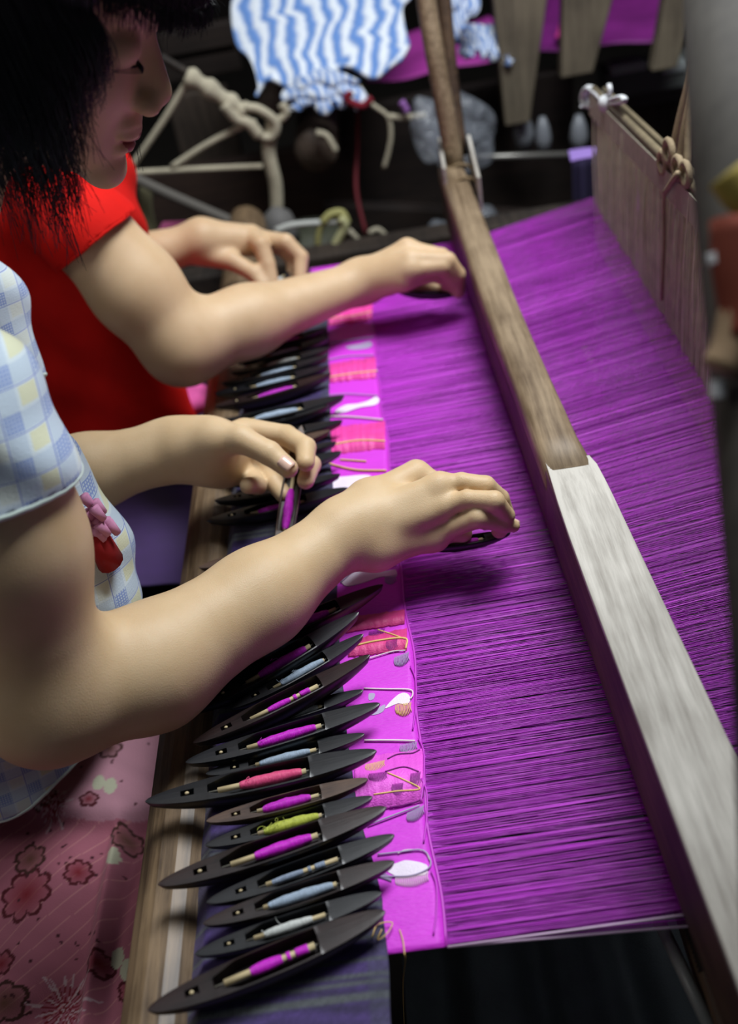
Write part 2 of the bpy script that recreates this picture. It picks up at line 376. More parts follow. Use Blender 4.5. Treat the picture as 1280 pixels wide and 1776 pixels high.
# ================================================================== shuttles
LEN = 0.165
def shuttle_body():
    ts = np.array(sorted(set(np.round(np.concatenate([np.linspace(0, 0.06, 6), np.linspace(0.06, 0.94, 38), np.linspace(0.94, 1, 6), [0.150, 0.153, 0.205, 0.208, 0.265, 0.268, 0.705, 0.708]]), 4))))
    V = []; nper = 0
    for t in ts:
        u = 2*t-1
        w = 0.0102*(1-abs(u)**2.3)**0.60+.0003; e = min(1, (1-abs(u))/0.05)
        top = 0.0170+0.0015*abs(u)**2; hgt = 0.0142*(1-abs(u)**2.2)+0.0052*min(1, .15+e)+0.0006
        bot = top-hgt
        cw = 0.0; cdp = 0.0
        if 0.268 <= t <= 0.705:
            q = (t-0.268)/0.437; cw = min(w-0.0018, 0.0088)*min(1, 0.45+q*2.5); cdp = 0.0105
        elif 0.153 <= t <= 0.205: cw = 0.0014; cdp = 0.005
        cwt = max(cw, w*0.3); zin = top-cdp
        sec = [(-cwt, top), (-w*0.93, top-0.0003), (-w, top-0.0016), (-w*0.92, top-hgt*0.55), (-w*0.62, bot+hgt*0.14), (-w*0.2, bot), (w*0.2, bot),
               (w*0.62, bot+hgt*0.14), (w*0.92, top-hgt*0.55), (w, top-0.0016), (w*0.93, top-0.0003), (cwt, top), (cwt*0.9, zin+0.0002*(cdp > 0)), (-cwt*0.9, zin+0.0002*(cdp > 0))]
        nper = len(sec); V += [((t-0.5)*LEN, a, z_) for a, z_ in sec]
    Fc = []
    for i in range(len(ts)-1):
        for q in range(nper): Fc.append((i*nper+q, i*nper+(q+1) % nper, (i+1)*nper+(q+1) % nper, (i+1)*nper+q))
    Fc += [tuple(range(nper-1, -1, -1)), tuple((len(ts)-1)*nper+q for q in range(nper))]
    return np.array(V), Fc
SB = shuttle_body()
def local(name, V, Fc, mat, parent, smooth=True):
    me = bpy.data.meshes.new(name); me.from_pydata([tuple(v) for v in V], [], Fc); me.update()
    if smooth: me.polygons.foreach_set('use_smooth', [True]*len(me.polygons))
    me.materials.append(mat); o = bpy.data.objects.new(name, me); COL.objects.link(o); o.parent = parent
    if smooth and name == 'hull':
        me.set_sharp_from_angle(angle=0.75)
    return o
def revolve(x0, x1, rf, n=10, k=14, off=(0, 0, 0)):
    V = []; Fc = []
    for i in range(k):
        t = i/(k-1); x = x0+(x1-x0)*t; r = rf(t)
        for q in range(n): V.append((x+off[0], off[1]+r*math.cos(q*2*math.pi/n), off[2]+r*math.sin(q*2*math.pi/n)))
    for i in range(k-1):
        for q in range(n): Fc.append((i*n+q, i*n+(q+1) % n, (i+1)*n+(q+1) % n, (i+1)*n+q))
    Fc += [tuple(range(n-1, -1, -1)), tuple((k-1)*n+q for q in range(n))]
    return V, Fc
def shuttle(A, B, mat, thread, label, roll=0.0, fill=(0.38, 0.64), fat=1.0, bands=False, group='row of shuttles', q0=0.305, fuzz=None, width=1.0):
    """a boat shuttle whose top runs from tip A to tip B"""
    A = np.array(A); B = np.array(B); d = B-A; L = np.linalg.norm(d); sc = L/LEN
    X = Vector(d/L); Z = Vector((0, 0, 1)); Y = Z.cross(X).normalized(); Z = X.cross(Y)
    R = Matrix((X, Y, Z)).transposed(); R = R @ Matrix.Rotation(roll, 3, 'X')
    c = Vector((A+B)/2) - R @ Vector((0, 0, 0.0180*sc))
    e = empty('shuttle', c, label, 'shuttle', group)
    e.rotation_euler = R.to_euler(); e.scale = (sc, sc*width, sc)
    local('hull', SB[0], SB[1], M[mat], e)
    zc = 0.0125
    x_ = lambda t: (t-0.5)*LEN
    V, Fc = revolve(x_(q0), x_(0.688), lambda t: 0.0021, 12, 4, (0, 0, zc)); quill = local('quill', V, Fc, M['bamboo'], e)
    V, Fc = revolve(x_(0.262), x_(0.706), lambda t: 0.0007, 6, 2, (0, 0, zc)); local('pin', V, Fc, M['steel'], e)
    V, Fc = revolve(x_(0.168), x_(0.186), lambda t: 0.0013*math.sin(math.pi*(0.15+0.7*t)), 8, 6, (0, 0.0002, 0.0168)); local('peg', V, Fc, M['bamboo'], e)
    rr = random.Random(label)
    if bands:
        m1 = fill[1]-0.11; V, Fc = revolve(x_(fill[0]), x_(m1), lambda t: (0.0023+0.0012*math.sin(math.pi*t)**.6)*(fat), 14, 24, (0, 0, zc))
        for s_, e_ in ((m1+0.018, m1+0.035), (m1+0.055, fill[1])):
            v2, f2 = revolve(x_(s_), x_(e_), lambda t: 0.0027, 14, 5, (0, 0, zc)); n0 = len(V); V += v2; Fc += [tuple(i+n0 for i in f_) for f_ in f2]
    else:
        ph = rr.random()*6
        V, Fc = revolve(x_(fill[0]), x_(fill[1]), lambda t: (0.0024+0.0024*fat*min(1, math.sin(math.pi*min(1, max(0, t)))**.55)*(1+0.10*math.sin(t*17+ph)+0.05*math.sin(t*41+ph))), 14, 40, (0, 0, zc))
    o = local('thread_winding', V, Fc, M[thread], quill)
    if fuzz:
        mb = MB()
        for k in range(fuzz):
            x0 = x_(fill[0]+rr.random()*(fill[1]-fill[0])*0.5); p0 = np.array([x0, 0, zc+0.003]); P = [p0]
            for _ in range(5): P.append(P[-1]+np.array([rr.uniform(-.004, .002), rr.uniform(-.003, .003), rr.uniform(-.001, .0025)]))
            mb.tube(catmull(P, 12), 0.00022, 4)
        o = local('loose_fibre', np.concatenate(mb.v), mb.f, M[thread], quill); o['kind'] = 'stuff'
    return e
Zt = 0.821
def row(xa, ya, xb, yb, *a, za=None, zb=None, **k):
    return shuttle(az(xa, ya, za or Zt), az(xb, yb, zb or Zt), *a, **k)
# near group, from the camera end
row(256, 1752, 668, 1580, 'shuttle_b', 't_magenta', 'biggest dark shuttle nearest the camera, magenta thread with bare bands', fill=(0.415, 0.66), bands=True, width=1.15, roll=-0.05, za=.825, zb=.823)
row(338, 1655, 662, 1548, 'shuttle_a', 't_white', 'black shuttle with white thread, second from the camera', fill=(.36, .62), fat=.7, fuzz=2, za=.817, zb=.817)
row(352, 1602, 684, 1494, 'shuttle_b', 't_blue', 'brownish shuttle with plain pale blue thread, third from the camera', fill=(.33, .67), fat=.9, za=.820, zb=.820)
row(358, 1565, 684, 1448, 'shuttle_a', 't_grey', 'black shuttle with pale blue thread and banded quill, fourth from the camera', fill=(.33, .62), fat=.8, bands=True, za=.821, zb=.821)
row(274, 1534, 670, 1400, 'shuttle_b', 't_magenta', 'long reddish brown shuttle reaching over the beam with magenta thread', fill=(.41, .66), fat=.75, za=.828, zb=.826)
row(356, 1466, 646, 1382, 'shuttle_a', 't_yellow', 'black shuttle with tangled yellow-green thread', fill=(.34, .67), fat=1.35, fuzz=9, za=.819, zb=.819)
row(358, 1424, 638, 1351, 'shuttle_c', 't_magenta', 'light worn brown shuttle with thick magenta thread', fill=(.34, .64), fat=1.35, za=.823, zb=.822)
row(252, 1390, 653, 1302, 'shuttle_a', 't_pink', 'long black shuttle over the beam with coral pink thread', fill=(.40, .67), fat=.8, fuzz=1, za=.828, zb=.826)
row(357, 1342, 632, 1273, 'shuttle_a', 't_blue', 'small black shuttle with pale blue thread below the arm', fill=(.33, .65), fat=.9, za=.818, zb=.819)
row(322, 1322, 659, 1220, 'shuttle_a', 't_magenta', 'black shuttle with frayed magenta thread just above the pale blue one', fill=(.36, .66), fat=.8, fuzz=1, za=.826, zb=.825)
row(392, 1268, 630, 1197, 'shuttle_a', 't_white', 'black shuttle with white thread half hidden between magenta ones', fill=(.40, .66), fat=.7, za=.814, zb=.816)
row(335, 1288, 641, 1136, 'shuttle_b', 't_magenta', 'steeply angled dark shuttle with magenta thread and long bare pin', fill=(.40, .64), fat=.85, bands=True, za=.828, zb=.830, roll=-.1)
row(400, 1228, 630, 1100, 'shuttle_a', 't_blue', 'black shuttle with ragged pale blue thread in the arm shadow', fill=(.36, .68), fat=.9, fuzz=3, za=.820, zb=.824)
row(332, 1232, 622, 1062, 'shuttle_a', 't_magenta', 'black shuttle with dark magenta thread closest under the forearm', fill=(.38, .66), fat=.8, fuzz=2, za=.826, zb=.829)
row(368, 1180, 606, 1050, 'shuttle_a', 't_blue', 'black shuttle with pale thread crossing beneath the forearm', fill=(.36, .66), za=.818, zb=.820)
row(390, 1130, 664, 1014, 'shuttle_b', 't_magenta', 'black shuttle with a grey worn tip beside the white brocade leaf', za=.830, zb=.828)
row(345, 984, 590, 918, 'shuttle_c', 't_white', 'brown shuttle lying alone with only its left end clear of the forearm', za=.822, zb=.822)
# upper group, between the two weavers
UP = [(358, 902, 602, 846, 'a', 't_magenta', 'black shuttle with magenta thread below the held shuttle', .80),
      (372, 868, 590, 822, 'a', 't_white', 'black shuttle behind the held shuttle with white thread', .8),
      (378, 838, 592, 783, 'a', 't_blue', 'black shuttle half hidden behind the nearer left hand', .8),
      (384, 812, 583, 766, 'a', 't_blue', 'short black shuttle tip just right of the nearer left hand', .7),
      (386, 800, 572, 746, 'c', 't_white', 'worn brown shuttle tip right of the nearer left hand', .8),
      (372, 774, 594, 729, 'a', 't_blue', 'black shuttle right above the nearer left hand fingers', .8),
      (370, 748, 570, 703, 'a', 't_blue', 'black shuttle with bright pale blue thread above the nearer left hand', 1.1),
      (352, 740, 597, 686, 'a', 't_blue', 'long black shuttle with bright silver thread above the nearer left wrist', 1.0),
      (374, 704, 574, 647, 'b', 't_magenta', 'brown black shuttle with magenta thread in the middle of the far row', .8),
      (372, 682, 570, 634, 'a', 't_blue', 'black shuttle under the far elbow with pale thread', .8),
      (384, 664, 569, 617, 'a', 't_blue', 'black shuttle with pale end touching the pink brocade', .8),
      (400, 645, 572, 603, 'a', 't_white', 'black shuttle with white thread by the far forearm', 1.0),
      (410, 628, 570, 586, 'a', 't_blue', 'black shuttle in shade just below the far forearm', .8),
      (424, 608, 566, 568, 'b', 't_magenta', 'dark shuttle half covered by the far forearm', .8)]
for i, (xa, ya, xb, yb, mt, th, lb, ft) in enumerate(UP):
    row(xa, ya, xb, yb, 'shuttle_'+mt, th, lb, fat=ft, fill=(.36, .66), za=.8215+.003*((i*2) % 3)/2+(.006 if i == 7 else 0), zb=.8215, roll=random.uniform(-.1, .1))
# ================================================================== brocade motifs and loose threads on the woven strip
def pin(px, py, z=0.8022): return az(px, py, z)
def patch(mb, pts, z=0.8019, n=40):
    P = np.array([az(*p, z) for p in pts]); 
    c = P.mean(0); V = [c]+list(P); k = len(P)
    Fc = [(0, i+1, (i+1) % k+1) for i in range(k)]
    # give it thickness
    V2 = [v-np.array([0, 0, .0009]) for v in V[1:]]; n0 = len(V)
    Fc = [f_[::-1] if False else f_ for f_ in Fc]
    V += V2; Fc += [(i+1, n0+i, n0+(i+1) % k, (i+1) % k+1) for i in range(k)]
    mb.add(np.array(V), Fc)
def smooth_poly(pts, n=36):
    P = np.array(pts+[pts[0]], float); Q = []
    k = len(pts); Pw = np.array([pts[-1]]+pts+[pts[0], pts[1]], float)
    for t in np.linspace(0, k, n, endpoint=False):
        i = int(t); u = t-i; a, b_, c_, d = Pw[i:i+4]
        Q.append(0.5*((2*b_)+(-a+c_)*u+(2*a-5*b_+4*c_-d)*u*u+(-a+3*b_-3*c_+d)*u**3))
    return [tuple(q) for q in Q]
def band(px0, px1, top0, top1, bot0, bot1, mat, name='brocade_band'):
    mb = MB(); n = 26; pts = []
    for i in range(n+1):
        t = i/n; pts.append((px0+(px1-px0)*t, top0+(top1-top0)*t+rr_.uniform(-1.2, 1.2)))
    for i in range(n, -1, -1):
        t = i/n; pts.append((px0+(px1-px0)*t, bot0+(bot1-bot0)*t+rr_.uniform(-1.2, 1.2)))
    V = [az(*p, .8019) for p in pts]; k = len(V); m_ = n+1
    Fc = [(i, i+1, k-2-i, k-1-i) for i in range(n)]
    mb.add(np.array(V), Fc); o = mb.obj(name, mat, loom)
    s_ = o.modifiers.new('s', 'SOLIDIFY'); s_.thickness = 0.0010; s_.offset = -1
    return o
rr_ = random.Random(5)
MP = plain('hot_pink_brocade', (250, 70, 170), 0.5, noise=0.15, nscale=120, bump=0.6, bscale=700, stretch=(0.2, 1, 1))
MQ = plain('light_magenta_brocade', (236, 92, 222), 0.5, noise=0.06, nscale=120, bump=0.6, bscale=700)
MC = plain('crimson_pink_brocade', (222, 66, 140), 0.5, noise=0.12, nscale=120, bump=0.5, bscale=700)
ML = plain('white_silk_brocade', (236, 222, 240), 0.5, noise=0.05, bump=0.4, bscale=900)
MD = plain('outline_silk', (120, 10, 120), 0.5); MG = plain('grey_lilac_silk', (176, 160, 196), 0.45)
MY = plain('gold_thread', (236, 200, 120), 0.4); MW = plain('cream_thread', (238, 220, 226), 0.45)
band(570, 646, 528, 516, 566, 554, MP); band(572, 652, 632, 620, 664, 656, MP); band(574, 668, 742, 732, 790, 778, MP)
band(600, 702, 1072, 1058, 1098, 1082, MC); band(604, 706, 1112, 1090, 1140, 1128, MC); band(615, 734, 1316, 1300, 1412, 1392, MQ)
def thread(pts, mat=MW, r=0.00055, z=0.8032, name='loose_thread', par=loom, n=30):
    b = MB(); P = [az(p[0], p[1], p[2] if len(p) > 2 else z) for p in pts]
    b.tube(catmull(P, n), r, 5); return b.obj(name, mat, par)
LT = MB
thread([(572, 552), (610, 548), (645, 540)], MY, .0009); thread([(574, 595), (610, 589), (648, 585)], MG, .0009)
thread([(570, 624), (600, 618), (648, 616)], MG, .0008); thread([(572, 654), (610, 648), (655, 643)], MY, .0010)
thread([(562, 686), (600, 683), (655, 686)], MG, .0007); thread([(560, 722), (610, 723), (664, 728)], MW, .0011)
thread([(573, 772), (620, 764), (668, 765)], MY, .0011); thread([(562, 800), (585, 808), (620, 815), (670, 816)], MY, .0010)
thread([(590, 797), (635, 800)], MY, .0009)
thread([(590, 1010), (625, 985), (688, 980)], MG, .0007); thread([(600, 1124), (650, 1112), (702, 1107), (704, 1125)], MY, .0009)
thread([(655, 1092), (680, 1100), (702, 1108)], MY, .0006); thread([(640, 1142), (680, 1130), (703, 1128)], MW, .0006)
thread([(631, 1194), (670, 1195), (710, 1196), (716, 1204), (712, 1212)], MW, .0007)
thread([(632, 1284), (680, 1284), (720, 1285)], MW, .0008); thread([(648, 1378), (690, 1372), (728, 1368), (700, 1352), (672, 1340)], MY, .0006, n=40)
thread([(638, 1431), (680, 1415), (728, 1397)], MG, .0007)
thread([(655, 1482), (690, 1478), (730, 1474), (745, 1488), (744, 1505), (715, 1518), (680, 1520), (650, 1520)], MG, .0006, n=50)
thread([(690, 1480), (705, 1474), (735, 1476), (746, 1492)], MW, .0004, n=40)
thread([(645, 1625), (655, 1604), (680, 1600), (672, 1618), (655, 1630), (662, 1612)], MY, .0004, z=.806, n=50)
thread([(693, 1612), (699, 1632), (702, 1656)], MY, .0004)
b = MB(); P = catmull([az(702, 1656, .803), az(703, 1665, .79)+0, az(699, 1710, .70), az(701, 1780, .62)], 24); b.tube(P, .00035, 5); b.obj('loose_thread', MY, loom)
for yy0, xx0 in ((1205, 716), (1400, 735), (1330, 730), (1560, 752)):   # magenta weft loops along the fell
    thread([(xx0-4, yy0-50), (xx0+5, yy0-25), (xx0+5, yy0+20), (xx0, yy0+60)], plain('weft_loop', (200, 50, 206), .4), .0007)
def leaf(pts, mat=ML):
    mb = MB(); patch(mb, smooth_poly(pts), .8026); return mb.obj('brocade_leaf', mat, loom, smooth=False)
leaf([(668, 1228), (690, 1205), (705, 1202), (712, 1212), (705, 1222), (690, 1220)])
leaf([(668, 1494+12), (690, 1496), (708, 1492), (740, 1500), (738, 1516), (715, 1518), (690, 1520)])
leaf([(592, 1002), (618, 990), (650, 988), (668, 990), (686, 988), (686, 1000), (660, 1000), (630, 1010), (600, 1016)])
leaf([(636, 1238), (655, 1228), (668, 1222), (664, 1234), (648, 1240)], MG)
leaf([(640, 1214), (640, 1203), (650, 1203), (648, 1212)], MG)
leaf([(582, 712), (600, 702), (620, 700), (640, 694), (652, 688), (658, 694), (650, 702), (625, 706), (600, 714), (585, 716)], ML)
leaf([(578, 830), (600, 826), (640, 824), (640, 836), (600, 846), (575, 845)], ML)
leaf([(600, 601), (625, 596), (640, 592), (646, 598), (636, 604), (610, 606)], MG)
def teeth(x0, y0, x1, y1, n, ln, mat, name='brocade_teeth'):
    b = MB()
    for i in range(n):
        t = (i+.5)/n; px = x0+(x1-x0)*t; py = y0+(y1-y0)*t; l_ = ln*(0.75+0.35*math.sin(math.pi*t))
        b.tube(catmull([az(px, py, .8028), az(px-1.5, py+l_*.5, .8032), az(px+1, py+l_, .8026)], 5), .00035, 4)
    o = b.obj(name, mat, loom); tagit(o, kind='stuff')
teeth(686, 1222, 714, 1218, 11, 20, MY); teeth(686, 1520, 744, 1512, 16, 20, MW); teeth(684, 1140, 710, 1130, 12, 18, MG)
teeth(694, 1292, 724, 1286, 12, 16, MG); teeth(706, 1410, 736, 1396, 12, 18, MG); teeth(668, 1000, 688, 996, 8, 14, MG)
teeth(640, 1342, 672, 1338, 14, 16, MD); teeth(680, 1360, 700, 1358, 9, 22, MD); teeth(712, 1342, 730, 1338, 8, 26, MD)
teeth(634, 1326, 668, 1318, 14, 14, MY); teeth(640, 1096, 668, 1090, 12, 9, MD); teeth(670, 1112, 690, 1108, 9, 18, MD)
teeth(658, 1522, 680, 1530, 9, -10, MG)
thread([(668, 1338), (700, 1330), (726, 1338)], MD, .0005); thread([(676, 1400), (700, 1396), (730, 1386), (734, 1365)], MD, .0005)
thread([(672, 1316), (690, 1308), (715, 1306), (728, 1300)], MD, .0005)
# ================================================================== implicit-surface modelling of the weavers
def _n(v): v = np.array(v, float); return v/np.linalg.norm(v)
class Cone:
    """tapered limb segment, optionally flattened along direction fl by factor s"""
    def __init__(s, a, b, ra, rb, fl=None, sq=1.0):
        s.a = np.array(a, float); s.b = np.array(b, float); s.ra = ra; s.rb = rb; s.ba = s.b-s.a; s.l2 = max(1e-9, s.ba @ s.ba)
        s.fl = None if fl is None else _n(fl); s.sq = sq
    def __call__(s, p):
        q = p-s.a; t = np.clip((q @ s.ba)/s.l2, 0, 1); q = q-t[:, None]*s.ba; r = s.ra+(s.rb-s.ra)*t
        d2 = (q*q).sum(1)
        if s.fl is not None:
            n = q @ s.fl; d2 = d2-n*n+(n/s.sq)**2
            return (np.sqrt(d2)-r)*(0.5+0.5*s.sq)
        return np.sqrt(d2)-r
class Ell:
    def __init__(s, c, r, R=None): s.c = np.array(c, float); s.r = np.array(r, float); s.R = np.eye(3) if R is None else np.array(R, float)
    def __call__(s, p):
        q = (p-s.c) @ s.R.T; k0 = np.sqrt(((q/s.r)**2).sum(1)); k1 = np.sqrt(((q/s.r**2)**2).sum(1))+1e-9
        return k0*(k0-1)/k1
def smin(a, b, k):
    h = np.clip(0.5+0.5*(b-a)/k, 0, 1); return b*(1-h)+a*h-k*h*(1-h)
class Body:
    """ops: list of (mode, k_out, [branches]); a branch is (k_in, [prims])"""
    def __init__(s, ops): s.ops = ops
    def __call__(s, p, keep=None):
        tot = np.full(len(p), 9.0)
        for oi, (mode, k, brs) in enumerate(s.ops):
            g = None
            for bi, (ki, prims) in enumerate(brs):
                v = None
                for pi_, pr in enumerate(prims):
                    if keep is not None and (oi, bi, pi_) not in keep: continue
                    d = pr(p); v = d if v is None else smin(v, d, ki)
                if v is not None: g = v if g is None else smin(g, v, 0.0012)
            if g is None: continue
            if mode == 'add': tot = smin(tot, g, k)
            else: tot = -smin(-tot, g, k)
        return tot
    def cull(s, c, rad):
        keep = set()
        for oi, (mode, k, brs) in enumerate(s.ops):
            for bi, (ki, prims) in enumerate(brs):
                for pi_, pr in enumerate(prims):
                    if pr(c[None])[0] < rad*1.5+0.045: keep.add((oi, bi, pi_))
        return keep
def surface(body, lo, hi, h):
    lo = np.array(lo, float); hi = np.array(hi, float); B = 8; S = 4
    nb = np.ceil((hi-lo)/(h*B*S)).astype(int)
    g = np.stack(np.meshgrid(*[np.arange(n) for n in nb], indexing='ij'), -1).reshape(-1, 3)
    cs = lo+(g+0.5)*h*B*S; rad = h*B*S*0.87
    d = body(cs); g = g[np.abs(d) < rad*1.8+0.02]
    keys, pos = [], []; quads = []
    off9 = np.stack(np.meshgrid(*[np.arange(B+1)]*3, indexing='ij'), -1).reshape(-1, 3)
    sub = np.stack(np.meshgrid(*[np.arange(S)]*3, indexing='ij'), -1).reshape(-1, 3)
    NN = (nb*B*S+4).astype(np.int64)
    def key(c): return (c[..., 0]*NN[1]+c[..., 1])*NN[2]+c[..., 2]
    for gi in g:
        c = lo+(gi+0.5)*h*B*S; keep = body.cull(c, rad)
        if not keep: continue
        bl = gi*S+sub; bc = lo+(bl+0.5)*h*B
        db = body(bc, keep); bl = bl[np.abs(db) < h*B*0.87*1.6+0.003]
        if not len(bl): continue
        P = (bl[:, None, :]*B+off9[None]); D = body((lo+P.reshape(-1, 3)*h), keep).reshape(len(bl), B+1, B+1, B+1)
        ins = D < 0
        for dx in (0, 1):
            pass
        cnt = sum(ins[:, i:B+i, j:B+j, k:B+k].astype(np.int8) for i in (0, 1) for j in (0, 1) for k in (0, 1))
        act = np.argwhere((cnt > 0) & (cnt < 8))
        if not len(act): continue
        acc = np.zeros((len(act), 3)); wn = np.zeros(len(act)); b_, i_, j_, k_ = act.T
        for axis in range(3):
            for u in (0, 1):
                for v in (0, 1):
                    o0 = [0, 0, 0]; o0[(axis+1) % 3] = u; o0[(axis+2) % 3] = v; o1 = list(o0); o1[axis] = 1
                    d0 = D[b_, i_+o0[0], j_+o0[1], k_+o0[2]]; d1 = D[b_, i_+o1[0], j_+o1[1], k_+o1[2]]
                    cr = (d0 < 0) != (d1 < 0); t = np.where(cr, d0/(d0-d1+1e-12), 0)
                    pt = np.tile(np.array(o0, float), (len(act), 1)); pt[:, axis] += t
                    acc += np.where(cr[:, None], pt, 0); wn += cr
        cell = bl[b_]*B+np.stack([i_, j_, k_], 1)
        keys.append(key(cell)); pos.append(lo+(cell+acc/wn[:, None])*h)
        for axis in range(3):
            a0 = ins[:, :B, :B, :B]; sl = [slice(0, B)]*3; sl[axis] = slice(1, B+1); a1 = ins[:, sl[0], sl[1], sl[2]]
            e = np.argwhere(a0 != a1)
            if not len(e): continue
            fl = a0[tuple(e.T)]; cc = bl[e[:, 0]]*B+e[:, 1:]
            u = np.zeros(3, int); v = np.zeros(3, int); u[(axis+1) % 3] = 1; v[(axis+2) % 3] = 1
            q = np.stack([key(cc-u-v), key(cc-v), key(cc), key(cc-u)], 1)
            q = np.where(fl[:, None], q, q[:, ::-1]); quads.append(q)
    K = np.concatenate(keys); P = np.concatenate(pos); Q = np.concatenate(quads)
    K, ix = np.unique(K, return_index=True); P = P[ix]
    I = np.searchsorted(K, Q); I = np.clip(I, 0, len(K)-1); ok = (K[I] == Q).all(1)
    return P, I[ok]
def bbox(body, pad=0.02):
    lo = np.full(3, 9.0); hi = -lo
    for mode, k, brs in body.ops:
        if mode != 'add': continue
        for ki, prims in brs:
            for p in prims:
                if isinstance(p, Cone):
                    for c, r in ((p.a, p.ra), (p.b, p.rb)): lo = np.minimum(lo, c-r*1.1); hi = np.maximum(hi, c+r*1.1)
                else: lo = np.minimum(lo, p.c-max(p.r)); hi = np.maximum(hi, p.c+max(p.r))
    return lo-pad, hi+pad
def skin_mat(name, rgb, rgb2):
    m = plain(name, rgb, 0.48, spec=0.35, nscale=28, bump=0.25, bscale=1100, rgb2=rgb2, sss=0.12); return m
SK1 = skin_mat('skin_near_weaver', (200, 170, 130), (212, 184, 146)); SK2 = skin_mat('skin_far_weaver', (196, 165, 128), (208, 178, 142))
NAIL = plain('fingernail', (226, 190, 172), 0.25, spec=0.5)
def finger(js, rs): return (0.002, [Cone(js[i], js[i+1], rs[i], rs[i+1]) for i in range(len(js)-1)])
# ---------------------------------------------------------------- near weaver
lsh = np.array([-0.350, 0.620, 1.035]); rsh = ad(-55, 705, .60); rel = ad(84, 1208, .70); rwr = ad(600, 922, .82)
fm1 = ad(262, 1157, .735); fm2 = ad(450, 1036, .78)
upv = np.array([0.1, -0.35, 1.0])
I0 = az(640, 872, .878); M0 = az(640, 900, .876); R0 = az(645, 925, .868); L0 = az(650, 950, .858)
iM = az(722, 822, .880); mM = az(762, 846, .887); rM = az(765, 880, .878); lM = az(752, 930, .853)
hand_rt = [
 ('add', .014, [(.014, [Cone(rwr, I0, .024, .020), Cone(rwr, L0, .022, .019), Cone(rwr, M0, .023, .019)])]),
 ('add', .012, [(.010, [Cone(I0, iM, .0165, .0125), Cone(M0, mM, .0165, .0125), Cone(R0, rM, .0165, .0120), Cone(L0, lM, .0170, .0115)])]),
 ('add', .008, [(.006, [Ell(mM+np.array([0, 0, .001]), (.0112,)*3), Ell(lM, (.0125,)*3)])]),
 ('add', .0045, [
   finger([iM, az(785, 852, .868), az(820, 880, .852), az(842, 905, .842)], [.0105, .0092, .0082, .0075]),
   finger([mM, az(800, 836, .890), az(842, 842, .886), az(868, 864, .868), az(878, 888, .852)], [.0100, .0080, .0082, .0074, .0066]),
   finger([rM, az(810, 866, .886), az(857, 869, .886), az(877, 894, .864), az(866, 920, .846)], [.0098, .0080, .0085, .0076, .0070]),
   finger([lM, az(790, 912, .864), az(829, 897, .874), az(868, 906, .859), az(890, 912, .849)], [.0112, .0086, .0090, .0080, .0058])]),
 ('add', .010, [(.004, [Cone(az(660, 880, .862), az(735, 915, .848), .016, .013), Cone(az(735, 915, .848), az(800, 925, .843), .012, .0095)])])]
# left arm of the near weaver
lel = ad(0, 862, .92); lwr = ad(300, 780, .92)
pc = ad(362, 783, .925)
Lthumb = [ad(330, 765, .915), ad(372, 764, .90), ad(418, 762, .885), ad(467, 786, .878), ad(500, 812, .874)]
iMl = ad(425, 745, .945); mMl = ad(428, 765, .96); rMl = ad(420, 790, .96); pMl = ad(398, 815, .945)
hand_lt = [
 ('add', .016, [(.016, [Cone(lwr, pc, .0275, .030, (0.1, -1, .5), .75), Cone(pc, ad(405, 770, .945), .028, .020), Cone(pc, ad(392, 812, .94), .026, .018)])]),
 ('add', .012, [(.010, [Cone(ad(320, 772, .912), Lthumb[1], .022, .019), Cone(Lthumb[1], Lthumb[2], .018, .0125)])]),
 ('add', .008, [
   finger([iMl, ad(497, 756, .935), ad(530, 776, .91), ad(530, 802, .895)], [.0115, .0105, .0098, .0085]),
   finger([mMl, ad(500, 788, .955), ad(540, 806, .935), ad(530, 834, .905)], [.0105, .0100, .0092, .0080]),
   finger([rMl, ad(458, 810, .955), ad(475, 836, .935), ad(492, 858, .925)], [.0105, .0100, .0095, .0080]),
   finger([pMl, ad(438, 826, .945), ad(447, 842, .915), ad(430, 842, .897)], [.0105, .0090, .0085, .0078])]),
 ('add', .005, [(.003, [Cone(Lthumb[2], Lthumb[3], .0122, .0108), Cone(Lthumb[3], Lthumb[4], .0108, .0090)])])]
